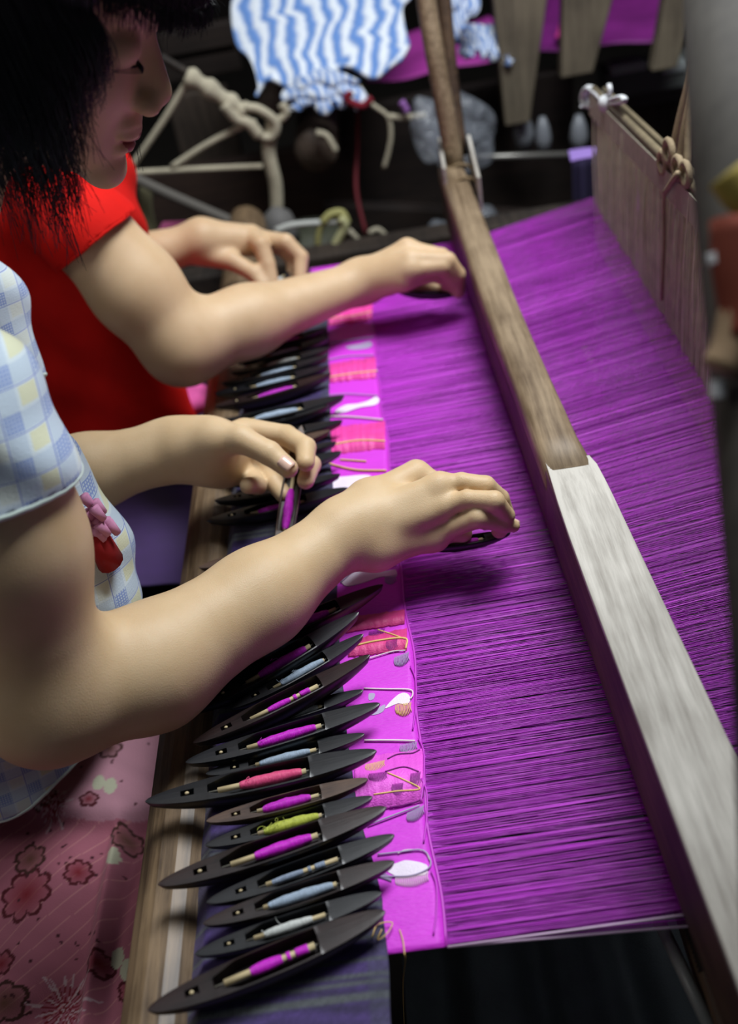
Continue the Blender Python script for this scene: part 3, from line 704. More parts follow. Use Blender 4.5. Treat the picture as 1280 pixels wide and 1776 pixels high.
# head frames
def frame(f, left):
    f = _n(f); l = np.array(left, float); l = _n(l-f*(l @ f)); u = np.cross(f, l); return np.array([f, l, u])    # rows: face, left, up
def head_ops(c, R, k, neck_to):
    W_ = lambda f, l, u: np.array(c)+(f*R[0]+l*R[1]+u*R[2])*k
    E_ = lambda f, l, u, a, b_, c_: Ell(W_(f, l, u), (a*k, b_*k, c_*k), R)
    ops = [
     ('add', .02, [(.02, [E_(-.012, 0, .035, .090, .074, .080), E_(.030, 0, -.030, .056, .060, .070)])]),
     ('add', .018*k, [(.015*k, [E_(.048, .034, -.022, .030, .028, .030), E_(.048, -.034, -.022, .030, .028, .030), E_(.052, 0, -.070, .032, .034, .026), E_(.060, 0, .038, .026, .050, .024)])]),
     ('add', .012*k, [(.01*k, [E_(.077, 0, -.090, .016, .019, .015)])]),
     ('sub', .010*k, [(.01*k, [E_(.096, .031, .006, .014, .016, .009), E_(.096, -.031, .006, .014, .016, .009)])]),
     ('add', .005*k, [(.004*k, [E_(.070, .030, .004, .0135, .0155, .0125), E_(.070, -.030, .004, .0135, .0155, .0125)])]),
     ('add', .008*k, [(.008*k, [Cone(W_(.079, 0, .008), W_(.096, 0, -.024), .0065*k, .0108*k), E_(.094, .012, -.032, .009, .007, .007), E_(.094, -.012, -.032, .009, .007, .007)])]),
     ('add', .006*k, [(.003*k, [E_(.082, 0, -.050, .011, .022, .0085)])]),
     ('add', .004*k, [(.002*k, [E_(.086, 0, -.0565, .0088, .020, .0052), E_(.083, 0, -.0685, .0088, .017, .0060)])]),
     ('sub', .002*k, [(.002*k, [E_(.094, 0, -.0628, .010, .020, .0013)])]),
     ('add', .006*k, [(.004*k, [E_(-.005, .072, -.005, .018, .006, .028), E_(-.005, -.072, -.005, .018, .006, .028)])]),
     ('add', .03*k, [(.01, [Cone(W_(-.030, 0, -.045), neck_to, .046*k, .052*k)])])]
    return ops, W_
R1 = frame((.84, -.06, -.55), (.08, 1, 0)); K1 = 1.03
eye = ad(240, 93, .64); c1 = eye-(R1[0]*.082-R1[1]*.030+R1[2]*.004)*K1
neck1 = np.array([-.335, .47, 1.10])
h1, HW1 = head_ops(c1, R1, K1, neck1)
torso1 = [('add', .05, [(.06, [Cone(rsh+np.array([-.03, .02, -.005]), lsh+np.array([-.03, -.02, 0]), .041, .041), Cone((-.375, .46, 1.03), (-.41, .44, .80), .092, .095, (1, 0, 0), .8), Cone((-.40, .44, .80), (-.43, .44, .68), .092, .085)])])]
arms1 = [('add', .03, [(.028, [Cone(rsh, rsh+(rel-rsh)*.45, .047, .0475), Cone(rsh+(rel-rsh)*.45, rel, .0475, .0440)])]),
         ('add', .025, [(.02, [Cone(rel, fm1, .0455, .0450), Cone(fm1, fm2, .0450, .0370), Cone(fm2, rwr, .0370, .0270, upv, .92)])]),
         ('add', .02, [(.03, [Cone(lsh, lel, .045, .040)])]),
         ('add', .02, [(.02, [Cone(lel, lel+(lwr-lel)*.5, .040, .034), Cone(lel+(lwr-lel)*.5, lwr, .034, .0275)])])]
legs1 = [('add', .04, [(.03, [Cone((-.44, .42, .60), (-.38, .24, .560), .050, .040), Cone((-.38, .24, .560), (-.44, .42, .55), .036, .030), Cone((-.44, .48, .60), (-.38, .62, .56), .050, .038), Cone((-.38, .62, .56), (-.44, .50, .55), .036, .030)])])]
body1 = Body(torso1+legs1+h1+arms1+hand_rt+hand_lt)
W1 = empty('person', (-.40, .44, .50), 'nearer weaver with short black hair, pale checked blouse and pink floral skirt', 'person', 'weavers')
lo, hi = bbox(body1); V, Q = surface(body1, lo, hi, .0020)
mesh('body', V, Q, SK1, W1)
def nail(c, along, up, parent, l=.011, w=.0085):
    along = _n(along); up = _n(np.array(up)-along*np.dot(up, along)); side = np.cross(along, up); P = []; n = 7
    V = []
    for i in range(n):
        for j in range(n):
            a = (i/(n-1)-.5); b_ = (j/(n-1)-.5); ww = w*(1-0.35*max(0, abs(a)*2-.6)); V.append(np.array(c)+along*a*l+side*b_*ww+up*(-.0035*(b_*2)**2*.8+.0007))
    Fc = [(i*n+j, (i+1)*n+j, (i+1)*n+j+1, i*n+j+1) for i in range(n-1) for j in range(n-1)]
    o = mesh('fingernail', V, Fc, NAIL, parent); s_ = o.modifiers.new('s', 'SOLIDIFY'); s_.thickness = .0006
tocam = lambda p: _n(CAM-np.array(p))
td = _n(Lthumb[4]-Lthumb[3]); nup = _n(tocam(Lthumb[4])+np.array([.25, 0, .25])); nail(Lthumb[4]-td*.002+_n(nup-td*(nup@td))*.0096, td, nup, W1, .013, .011)
p0, p1 = az(868, 903, .858), az(890, 911, .849); nail(p1+_n(p1-p0)*.0018+np.array([0, 0, .0058]), p1-p0, (0.1, -.2, 1), W1, .010, .0075)
# eyebrow and lashes, seen in profile
HAIR = plain('black_hair', (14, 14, 18), 0.32, spec=0.6, noise=0.3, nscale=200)
mb = MB()
for sgn in (-1, 1):
    for i in range(26):
        t = i/25; a = HW1(.080-.012*abs(t-.35)*1.5-.014*t, sgn*(.014+.032*t), .028+.006*math.sin(t*2.6)); mb.tube([a, a+(R1[0]*.002+R1[1]*sgn*.004+R1[2]*.0022)*K1], .0006, 4)
mb.obj('eyebrow', HAIR, W1)['kind'] = 'stuff'
mb = MB()
for sgn in (-1, 1):
    P = [HW1(.0843-.004*abs(t-.4)*2-.010*t*t, sgn*(.018+.026*t), -.0035-.0015*math.sin(t*3)) for t in np.linspace(0, 1, 9)]
    mb.tube(P, .0009, 5)
    for i in range(20):
        t = i/19; a = HW1(.0843-.004*abs(t-.4)*2-.010*t*t, sgn*(.018+.026*t), -.0040); mb.tube([a, a+(R1[0]*.005-R1[2]*.003+R1[1]*sgn*.003*t)*K1], .0003, 3)
mb.obj('eyelash', HAIR, W1)['kind'] = 'stuff'
LIP = plain('lips', (150, 84, 76), 0.4, spec=0.4)
mb = MB(); P = [HW1(.0905-.020*abs(t)**2.2, .0205*t, -.0575-.002*abs(t)) for t in np.linspace(-1, 1, 15)]; mb.tube(P, [0.0042*(1-abs(t)**2)**.5*K1+.0006 for t in np.linspace(-1, 1, 15)], 8)
mb.obj('upper_lip', LIP, W1)
mb = MB(); P = [HW1(.0880-.020*abs(t)**2.2, .0175*t, -.0675-.000*abs(t)) for t in np.linspace(-1, 1, 15)]; mb.tube(P, [0.0050*(1-abs(t)**2)**.5*K1+.0006 for t in np.linspace(-1, 1, 15)], 8)
mb.obj('lower_lip', LIP, W1)
# hair: dense cap plus loose strands
def hair(W_, R, k, parent, nside, seed, hang=.13, fringe=True):
    cap = Body([('add', .03*k, [(.02*k, [Ell(W_(-.020, 0, .050), (.098*k, .086*k, .088*k), R), Ell(W_(-.050, 0, -.01), (.062*k, .080*k, .085*k), R)])]),
                ('add', .03*k, [(.02*k, [Ell(W_(-.004, -.066, -.010), (.036*k, .018*k, .075*k), R), Ell(W_(-.004, .066, -.010), (.036*k, .018*k, .075*k), R), Ell(W_(.058, 0, .086), (.054*k, .068*k, .038*k), R)])]),
                ('sub', .006*k, [(.005, [Ell(W_(.108, 0, -.046), (.078*k, .095*k, .080*k), R)])])])
    lo, hi = bbox(cap); V, Q = surface(cap, lo, hi, .003)
    h = mesh('hair', V, Q, HAIR, parent)
    r = np.random.default_rng(seed); VV = []; FF = []; n0 = 0
    def strand(P, w):
        nonlocal n0
        P = catmull(P, 14); T = np.gradient(P, axis=0); T /= np.linalg.norm(T, axis=1)[:, None]
        s1 = np.cross(T, [0.3, 1, 0.2]); s1 /= np.linalg.norm(s1, axis=1)[:, None]+1e-9; s2 = np.cross(T, s1); ww = w*np.linspace(1, .25, 14)[:, None]
        V = np.stack([P+s1*ww, P-s1*ww*.5+s2*ww*.87, P-s1*ww*.5-s2*ww*.87], 1).reshape(-1, 3)
        i = np.arange(13)[:, None]*3; f = np.concatenate([np.concatenate([i+q, i+(q+1) % 3, i+3+(q+1) % 3, i+3+q], 1) for q in range(3)])
        VV.append(V); FF.append(f+n0); n0 += len(V)
    g = np.array([0, 0, -1.0])
    for i in range(nside):
        th = r.uniform(math.radians(50), math.radians(310)); e0 = r.uniform(.2, 1.15)    # azimuth from the face
        clump = 0.35*math.sin(th*31)+0.25*math.sin(th*57+1)
        rf, rl, ru = .112, .098, .098; sc_ = r.uniform(.99, 1.05)
        def S(a, e): return W_(-.020+rf*math.cos(a)*math.cos(e)*sc_, rl*np.sign(math.sin(a))*abs(math.sin(a))**.55*math.cos(e)*sc_, .048+ru*math.sin(e)*sc_)
        tt = th+r.normal(0, .03)
        P = [S(th, 1.35), S(th, .8), S(tt, .25), S(tt, -.1)]
        front = max(0, math.cos(th)); L_ = hang*(0.75+.35*r.random()+.25*clump)*(1-0.3*front)*np.interp(math.degrees(min(th, 2*math.pi-th)), [36, 60, 84], [.22, .45, 1])
        a = P[-1]; inward = (W_(-.02, 0, 0)-a); inward[2] = 0
        P += [a+g*L_*.40+inward*.02+R[0]*.006, a+g*L_*.75+inward*.10+R[0]*.006+r.normal(0, .003, 3), a+g*L_+inward*.16+R[0]*.0+r.normal(0, .006, 3)]
        strand(P, .00055*k)
    if fringe:
        for i in range(int(nside*.45)):
            th = r.uniform(-1.25, 1.25); sc_ = r.uniform(1.0, 1.05)
            def S(a, e): return W_(-.016+.122*math.cos(a)*math.cos(e)*sc_, .092*math.sin(a)*math.cos(e)*sc_, .050+.094*math.sin(e)*sc_)
            tt = th+r.normal(0, .05); P = [S(th, 1.4), S(th, .9), S(tt, .30), S(tt, -.02)]; a = P[-1]; L_ = r.uniform(.004, .022)
            P.append(a-R[2]*L_+R[0]*.004+r.normal(0, .002, 3)); strand(P, .0006*k)
    o = mesh('hair_strands', np.concatenate(VV), np.concatenate(FF), HAIR, parent); o['kind'] = 'stuff'
hair(HW1, R1, K1, W1, 6500, 11, hang=.165)
# ---------------------------------------------------------------- clothes of the near weaver
def plaid_mat():
    m, nt, b = nodes('checked_blouse'); tc = N(nt, 'ShaderNodeTexCoord')
    def coord(v, pitch, ph=0.0):
        d = N(nt, 'ShaderNodeVectorMath', operation='DOT_PRODUCT'); d.inputs[1].default_value = tuple(np.array(v)/pitch); nt.links.new(tc.outputs['Object'], d.inputs[0])
        a = N(nt, 'ShaderNodeMath', operation='ADD'); a.inputs[1].default_value = ph; nt.links.new(d.outputs['Value'], a.inputs[0])
        f = N(nt, 'ShaderNodeMath', operation='FRACT'); nt.links.new(a.outputs[0], f.inputs[0]); return f
    def ramp(src, stops, interp='CONSTANT'):
        r = N(nt, 'ShaderNodeValToRGB'); r.color_ramp.interpolation = interp; e = r.color_ramp.elements
        e[0].position = stops[0][0]; e[0].color = (*[stops[0][1]]*3, 1); e[1].position = stops[1][0]; e[1].color = (*[stops[1][1]]*3, 1)
        for p, c in stops[2:]: q = e.new(p); q.color = (c, c, c, 1)
        nt.links.new(src.outputs[0], r.inputs[0]); return r
    def mix(a, bcol, fac, mode='MIX'):
        x = N(nt, 'ShaderNodeMix', data_type='RGBA', blend_type=mode)
        if isinstance(a, tuple): x.inputs['A'].default_value = (*a, 1)
        else: nt.links.new(a, x.inputs['A'])
        x.inputs['B'].default_value = (*bcol, 1); nt.links.new(fac, x.inputs['Factor']); return x.outputs['Result']
    def mul(a, c, op='MULTIPLY'):
        x = N(nt, 'ShaderNodeMath', operation=op); nt.links.new(a, x.inputs[0])
        if isinstance(c, float): x.inputs[1].default_value = c
        else: nt.links.new(c, x.inputs[1])
        return x.outputs[0]
    A = _n(rel-rsh); A = _n(A+np.array([0, 0, 0.0])); Bv = _n(np.cross(A, tocam(rsh)))
    fa = coord(A, .026, .3); fb = coord(Bv, .026, .15); la = coord(A, .0022); lb = coord(Bv, .0022); fa2 = coord(A, .030, .3); fb2 = coord(Bv, .052, .1)
    sa = ramp(fa, [(0, 1), (.42, 0)]); sb = ramp(fb, [(0, 1), (.42, 0)])
    fine = mul(ramp(la, [(0, 0), (.55, 1)]).outputs[0], ramp(lb, [(0, 0), (.55, 1)]).outputs[0], 'MAXIMUM')
    col = mix(lin((204, 216, 222)), lin((172, 190, 210)), mul(mul(sa.outputs[0], sb.outputs[0], 'MAXIMUM'), .55))
    grid = mul(mul(sa.outputs[0], sb.outputs[0]), fine); col = mix(col, lin((112, 134, 196)), mul(grid, .8))
    inv = ramp(fa, [(0, 0), (.50, 1), (.92, 0)]); inv2 = ramp(fb, [(0, 0), (.50, 1), (.92, 0)]); sq = mul(inv.outputs[0], inv2.outputs[0])
    alt = ramp(fb2, [(0, 1), (.5, .35)]); col = mix(col, lin((216, 212, 150)), mul(mul(sq, alt.outputs[0]), .6))
    l1 = ramp(fa, [(0, 0), (.44, 1), (.465, 0)]); l2 = ramp(fb, [(0, 0), (.44, 1), (.47, 0)])
    col = mix(col, lin((92, 110, 190)), mul(mul(l1.outputs[0], l2.outputs[0], 'MAXIMUM'), .75))
    nt.links.new(col, b.inputs['Base Color']); b.inputs['Roughness'].default_value = .85; b.inputs['Sheen Weight'].default_value = .2; b.inputs['Specular IOR Level'].default_value = .2
    n2 = N(nt, 'ShaderNodeTexNoise'); n2.inputs['Scale'].default_value = 700; nt.links.new(tc.outputs['Object'], n2.inputs[0])
    wv = mul(la.outputs[0], n2.outputs[0], 'ADD'); bp = N(nt, 'ShaderNodeBump'); bp.inputs['Strength'].default_value = .6; bp.inputs['Distance'].default_value = .0006
    nt.links.new(wv, bp.inputs['Height']); nt.links.new(bp.outputs[0], b.inputs['Normal']); return m
PLAID = plaid_mat()
def cut(V, Q, keepv):
    Q = Q[keepv[Q].all(1)]; u = np.unique(Q); mp = np.full(len(V), -1); mp[u] = np.arange(len(u)); return V[u], mp[Q]
def wr(V, amp, seed=0):
    """soft cloth wrinkles"""
    a = np.sin(V @ np.array([38, 22, 50.])+seed+2*np.sin(V @ np.array([9, 21, 14.])))+.6*np.sin(V @ np.array([-61, 43, 33.])+seed*2+1.5*np.sin(V @ np.array([23, -12, 31.])))
    return a*amp
def hemtube(V, Q, name, mat, parent, r=.0016, sel=None):
    """stitched edge along the open border of a cut garment"""
    E = np.sort(np.concatenate([Q[:, [0, 1]], Q[:, [1, 2]], Q[:, [2, 3]], Q[:, [3, 0]]]), axis=1)
    E, c = np.unique(E, axis=0, return_counts=True); E = E[c == 1]
    nb = {}
    for a, b_ in E: nb.setdefault(a, []).append(b_); nb.setdefault(b_, []).append(a)
    seen = set(); mb = MB()
    for s0 in list(nb):
        if s0 in seen: continue
        path = [s0]; seen.add(s0); cur = s0
        while True:
            nx = [q for q in nb[cur] if q not in seen]
            if not nx: break
            cur = nx[0]; seen.add(cur); path.append(cur)
        if len(path) < 30: continue
        P = V[path]
        if sel is not None and not sel(P.mean(0)): continue
        k = len(P); Pn = np.stack([np.convolve(np.r_[P[-4:, i], P[:, i], P[:4, i]], np.ones(9)/9, 'valid') for i in range(3)], 1)
        mb.tube(Pn[::2], r, 6, closed=True)
    if mb.v: mb.obj(name, mat, parent)
aA = _n(rel-rsh); hem = rsh+aA*0.06
infl = .010
blouse = Body([('add', .05, [(.05, [Cone(rsh+np.array([-.03, .02, -.005]), lsh+np.array([-.03, -.02, 0]), .048, .048), Cone((-.375, .46, 1.03), (-.405, .445, .80), .100, .115, (1, 0, 0), .85), Cone((-.395, .445, .80), (-.42, .44, .66), .116, .136)])]),
               ('add', .03, [(.03, [Cone(rsh, rsh+aA*.14, .050, .060), Cone(lsh, lsh+_n(lel-lsh)*.12, .052, .060)])]),
               ('add', .03, [(.02, [Cone(ad(70, 800, .82), ad(118, 960, .815), .034, .046), Cone(ad(118, 960, .815), ad(135, 1030, .82), .046, .050)])])])
lo, hi = bbox(blouse, .04)
class Wr:
    def __init__(s, b, amp, seed): s.b = b; s.amp = amp; s.seed = seed; s.ops = b.ops
    def __call__(s, p, keep=None): return s.b(p, keep)+wr(p, s.amp, s.seed)
    def cull(s, c, r): return s.b.cull(c, r)
V, Q = surface(Wr(blouse, .0022, 1), lo, hi, .0028)
d_r = (V-rsh) @ aA; radr = np.linalg.norm((V-rsh)-d_r[:, None]*aA, axis=1)
aL = _n(lel-lsh); d_l = (V-lsh) @ aL; radl = np.linalg.norm((V-lsh)-d_l[:, None]*aL, axis=1)
nk = np.linalg.norm((V-(neck1+np.array([.02, 0, .035])))*np.array([1, 1, 1.]), axis=1)
keep = ~((d_r > .055) & (radr < .078) & (V[:, 1] < .36)) & ~((d_l > .07) & (radl < .075) & (V[:, 1] > .56)) & (nk > .072) & (V[:, 2] > .690+.012*np.sin(V[:, 1]*20))
V, Q = cut(V, Q, keep)
bo = mesh('blouse', V, Q, PLAID, W1); s_ = bo.modifiers.new('s', 'SOLIDIFY'); s_.thickness = .0022; s_.offset = 0
hemtube(V, Q, 'blouse_hem', plain('blouse_hem', (206, 222, 214), .85), W1, .0022)
# applique with pink petals on the blouse front
ap = ad(172, 940, .765)
mb = MB(); mb.tube([ap+np.array([.0, .0, .012]), ap+np.array([.002, 0, -.022])], [.010, .013], 12, flat=.8); mb.obj('applique', plain('red_felt', (150, 14, 22), .9), W1)
mb = MB()
for k in range(16):
    q = ap+np.array([rr_.uniform(-.012, .012), rr_.uniform(-.006, .006), .030+rr_.uniform(-.016, .018)]); mb.tube([q, q+np.array([.004, 0, -.012])], [.0045, .003], 6)
o = mb.obj('applique_fringe', plain('pink_wool', (206, 140, 176), .95), W1); o['kind'] = 'stuff'
# skirt with printed flowers
def flower(c, U, Vv, cx, cy, R, petals, core, edge, rot=0, depth=.28):
    dx = U-cx; dy = Vv-cy; r = np.hypot(dx, dy); th = np.arctan2(dy, dx)+rot
    rr2 = R*(1-depth+depth*np.abs(np.cos(th*petals/2))**.7)
    ins = r < rr2; k = np.clip(r/R, 0, 1)[:, None]; c = np.where(ins[:, None], c*(k*.8)+np.array(core)[None]*(1-k*.8), c)
    ln = np.abs(r-rr2) < .0011+.03*R; c = np.where(ln[:, None], np.array(edge)[None], c); return c
SKM = vcol('floral_skirt_cotton', .8, .5, 800, .2)
def skirtf(u, v):
    x = -.66+u*.45; y = -.15+v*.68
    z = .622+.020*np.exp(-((x+.40)/.09)**2)+.006*np.sin(y*26+x*18)+.004*np.sin(x*70+2*np.sin(y*11))
    z = z-.16*np.clip((-.245-.02*v)-x, -1, 0)**1*0-1.6*np.clip(x+.235, 0, 1)       # falls towards the beam
    st = 1/(1+np.exp(-(y-.352-.02*np.sin(x*25))/.004)); z = z+st*.022              # upper flap lying over the lower panel
    fold = np.exp(-((x+.300-.04*(y-.2))/.006)**2); z = z+fold*.010*(1-st)-.012*(1/(1+np.exp(-(x+.292-.04*(y-.2))/.002)))*(1-st)
    return np.stack([x, y, z], 1)
V, Q, U_, V_ = grid_mesh(skirtf, 330, 500)
X, Y = V[:, 0], V[:, 1]; c = np.tile(np.array(lin((176, 104, 122))), (len(V), 1)); st = (Y > .352+.02*np.sin(X*25))[:, None]
c = np.where(st, np.array(lin((196, 142, 158)))[None], c); n_ = np.interp((X*.5+Y*1.0+9)*90, np.arange(3000), rng.random(3000))
ln_ = np.abs(((Y-.95*X)*55) % 1-.5) < .035; c = np.where(ln_[:, None] & ~st, c*.6+.4*np.array(lin((230, 170, 160)))[None], c); c = c*(.86+.22*n_[:, None])
RC, RE = lin((128, 16, 34)), lin((84, 14, 28)); BC, BE = lin((104, 66, 52)), lin((70, 36, 30))
for px, py, R_, pt, co, ed in ((52, 1560, .0235, 8, RC, RE), (141, 1521, .0115, 7, RC, RE), (170, 1668, .0105, 6, RC, RE), (5, 1675, .011, 6, RC, RE), (60, 1500, .014, 6, BC, BE), (200, 1316, .0115, 6, BC, BE),
                               (12, 1745, .018, 5, BC, BE), (216, 1450, .012, 6, BC, BE), (168, 1410, .008, 5, RC, RE), (90, 1405, .012, 6, BC, BE), (215, 1700, .010, 6, RC, RE)):
    q = az(px, py, .632); c = flower(c, X, Y, q[0], q[1], R_, pt, co, ed, rot=px)
for px, py, R_ in ((105, 1740, .032), (108, 1420, .022)):
    q = az(px, py, .632); dx = X-q[0]; dy = Y-q[1]; r_ = np.hypot(dx, dy); th = np.arctan2(dy, dx)
    ray_ = (np.sin(th*15+.6*np.sin(th*4))+.5*np.sin(th*31) > .25+.5*(r_/R_)) & (r_ < R_*(.72+.28*np.sin(th*9))); c = np.where(ray_[:, None], c*.35+.65*np.array(lin((214, 196, 200)))[None], c)
    c = np.where(((r_ < R_*.55) & (np.sin(th*23) > .1+r_/R_))[:, None], np.array(RC)[None], c)
for k in range(260):
    qx, qy = rng.uniform(-.6, -.21), rng.uniform(0, .45); c = np.where((np.hypot(X-qx, Y-qy) < .0014)[:, None], np.array(lin((70, 24, 34)))[None], c)
for px, py in ((178, 1370), (196, 1372), (192, 1480), (190, 1640), (205, 1660)):
    q = az(px, py, .64); c = np.where(((np.hypot((X-q[0])*1.0, (Y-q[1])*.6) < .0055))[:, None], np.array(lin((196, 196, 170)))[None], c)
sk = mesh('skirt', V, Q, SKM, W1, col=c); s_ = sk.modifiers.new('s', 'SOLIDIFY'); s_.thickness = .002; s_.offset = -1
bench = empty('bench', (-.48, .6, 0), 'low wooden bench behind the breast beam on which both weavers sit', 'bench')
b = MB(); b.box((-.50, .6, .46), (.34, 1.9, .04)); b.obj('seat', M['frame'], bench, False, .004)
for x_, y_ in ((-.64, -.3), (-.64, 1.5), (-.36, -.3), (-.36, 1.5)):
    b = MB(); b.box((x_, y_,   .22), (.05, .05, .44)); b.obj('leg', M['frame'], bench, False)
# ---------------------------------------------------------------- far weaver
rsh2 = ad(150, 400, 1.04); rel2 = ad(316, 596, 1.10); rwr2 = ad(628, 488, 1.18); lsh2 = np.array([-.330, 1.10, 1.035])
iM2, mM2, rM2, lM2 = az(706, 432, .893), az(712, 450, .893), az(712, 468, .885), az(700, 487, .872)
hand2r = [('add', .014, [(.012, [Cone(rwr2, iM2, .022, .0125), Cone(rwr2, mM2, .022, .0125), Cone(rwr2, rM2, .022, .0125), Cone(rwr2, lM2, .022, .0125)])]),
 ('add', .007, [finger([iM2, az(766, 445, .885), az(785, 466, .866), az(780, 490, .845)], [.0110, .0100, .0090, .0080]),
   finger([mM2, az(776, 452, .887), az(794, 476, .866), az(795, 506, .838)], [.0110, .0102, .0092, .0080]),
   finger([rM2, az(768, 462, .883), az(786, 482, .862), az(787, 503, .838)], [.0110, .0100, .0090, .0078]),
   finger([lM2, az(752, 476, .868), az(774, 486, .855), az(776, 502, .838)], [.0105, .0090, .0080, .0070])]),
 ('add', .010, [(.004, [Cone(az(660, 480, .865), az(715, 490, .850), .014, .011), Cone(az(715, 490, .850), az(755, 502, .836), .010, .008)])])]
lel2 = np.array([-.39, 1.02, .90]); lwr2 = az(275, 440, .882)
b_i = az(436, 408, .876); b_m = az(440, 415, .872); th0 = az(350, 440, .872)
hand2l = [('add', .014, [(.012, [Cone(lwr2, az(350, 415, .888), .026, .026), Cone(az(350, 415, .888), b_i, .025, .014), Cone(az(350, 415, .888), az(455, 428, .860), .022, .013)])]),
 ('add', .007, [finger([az(436, 410, .876), az(452, 424, .874), az(464, 458, .852), az(472, 490, .832)], [.0125, .0115, .0105, .009]),
   finger([az(450, 415, .868), az(496, 420, .868), az(522, 446, .848), az(520, 482, .828)], [.0125, .0110, .0100, .0088]),
   finger([az(446, 424, .858), az(490, 430, .856), az(508, 452, .842), az(506, 478, .824)], [.0105, .0100, .0090, .0080])]),
 ('add', .008, [(.004, [Cone(th0, az(402, 452, .862), .016, .0125), Cone(az(402, 452, .862), az(440, 474, .846), .0120, .0105), Cone(az(440, 474, .846), az(454, 494, .834), .0105, .0085)])])]
R2 = frame((.93, .05, -.36), (-.05, 1, 0)); K2 = .90; c2 = np.array([-.320, 1.00, 1.150])
neck2 = np.array([-.375, .985, 1.05]); h2, HW2 = head_ops(c2, R2, K2, neck2)
f1 = rel2+(rwr2-rel2)*.35
ops2 = [('add', .05, [(.05, [Cone(rsh2+np.array([-.02, .03, 0]), lsh2, .040, .042), Cone((-.345, .95, .98), (-.385, .94, .76), .09, .09, (1, 0, 0), .8), Cone((-.385, .94, .76), (-.42, .94, .66), .09, .11)])]),
        ('add', .04, [(.03, [Cone((-.42, .90, .60), (-.36, .80, .57), .050, .040), Cone((-.36, .80, .57), (-.42, .92, .56), .036, .03), Cone((-.42, 1.0, .60), (-.36, 1.1, .57), .050, .04), Cone((-.36, 1.1, .57), (-.42, 1.0, .56), .036, .03)])])]
ops2 += h2+[('add', .03, [(.02, [Cone(rsh2, rsh2+(rel2-rsh2)*.5, .0455, .0475), Cone(rsh2+(rel2-rsh2)*.5, rel2, .0475, .0445)])]),
        ('add', .02, [(.02, [Cone(rel2, f1, .0440, .0390), Cone(f1, rwr2, .0390, .0245, upv, .9)])]),
        ('add', .02, [(.02, [Cone(lsh2, lel2, .043, .038), Cone(lel2, lwr2, .037, .026)])])]+hand2r+hand2l
body2 = Body(ops2)
W2 = empty('person', (-.40, .95, .50), 'farther weaver in a red sleeveless top and purple skirt', 'person', 'weavers')
lo, hi = bbox(body2); V, Q = surface(body2, lo, hi, .0030); mesh('body', V, Q, SK2, W2)
hair(HW2, R2, K2, W2, 1500, 12, hang=.05)
aA2 = _n(rel2-rsh2)
top2 = Body([('add', .05, [(.05, [Cone(rsh2+np.array([-.03, .03, .004]), lsh2, .046, .048), Cone((-.345, .95, .98), (-.38, .93, .76), .104, .112, (1, 0, 0), .9), Cone((-.38, .93, .76), (-.40, .92, .66), .112, .135)])]),
             ('add', .02, [(.03, [Cone(rsh2, rsh2+aA2*.06, .052, .054), Cone(lsh2, lsh2+_n(lel2-lsh2)*.04, .047, .048)])]),
             ('add', .03, [(.02, [Cone((-.315, .86, .90), (-.295, .84, .74), .050, .062)])])])
lo, hi = bbox(top2, .04); V, Q = surface(Wr(top2, .0028, 3), lo, hi, .0036)
d_r = (V-rsh2) @ aA2; radr = np.linalg.norm((V-rsh2)-d_r[:, None]*aA2, axis=1)
d_l = (V-lsh2) @ _n(lel2-lsh2); radl = np.linalg.norm((V-lsh2)-d_l[:, None]*_n(lel2-lsh2), axis=1)
nk = np.linalg.norm((V-(neck2+np.array([.02, 0, .04]))), axis=1)
keep = ~((d_r > .014) & (radr < .062)) & ~((d_l > .03) & (radl < .062)) & (nk > .078) & (V[:, 2] > .655)
V, Q = cut(V, Q, keep)
RED = plain('red_cotton', (206, 20, 12), .85, noise=.08, nscale=30, spec=.2, sheen=.0, bump=.4, bscale=600)
o = mesh('top', V, Q, RED, W2); s_ = o.modifiers.new('s', 'SOLIDIFY'); s_.thickness = .0022; s_.offset = 0
hemtube(V, Q, 'top_hem', RED, W2, .0018)
def skirt2(u, v):
    x = -.62+u*.40; y = .60+v*.62
    z = .665+.030*np.exp(-((x+.36)/.09)**2)+.008*np.sin(y*18+x*9)+.004*np.sin(x*60+3*np.sin(y*9)); z = z-1.2*np.clip(x+.25, 0, 1)
    return np.stack([x, y, z], 1)
V, Q, U_, V_ = grid_mesh(skirt2, 120, 160); o = mesh('skirt', V, Q, plain('purple_skirt', (48, 18, 78), .8, noise=.1, sheen=.3), W2); s_ = o.modifiers.new('s', 'SOLIDIFY'); s_.thickness = .002; s_.offset = -1
# pink cloth crumpled on the far weaver's lap
pk = Body([('add', .01, [(.012, [Cone(az(276, 690, .76), az(349, 680, .745), .018, .010), Cone(az(276, 705, .75), az(354, 702, .74), .016, .008), Cone(az(269, 670, .77), az(324, 668, .76), .014, .009), Cone(az(264, 690, .735), az(314, 720, .73), .030, .020)])])])
lo, hi = bbox(pk); V, Q = surface(Wr(pk, .0015, 5), lo, hi, .003)
o = mesh('cloth', V, Q, plain('pink_cloth', (214, 84, 160), .8, noise=.15, nscale=50, sheen=.3), None); tagit(o, 'crumpled pink cloth on the far weaver\'s lap below her elbow', 'cloth')
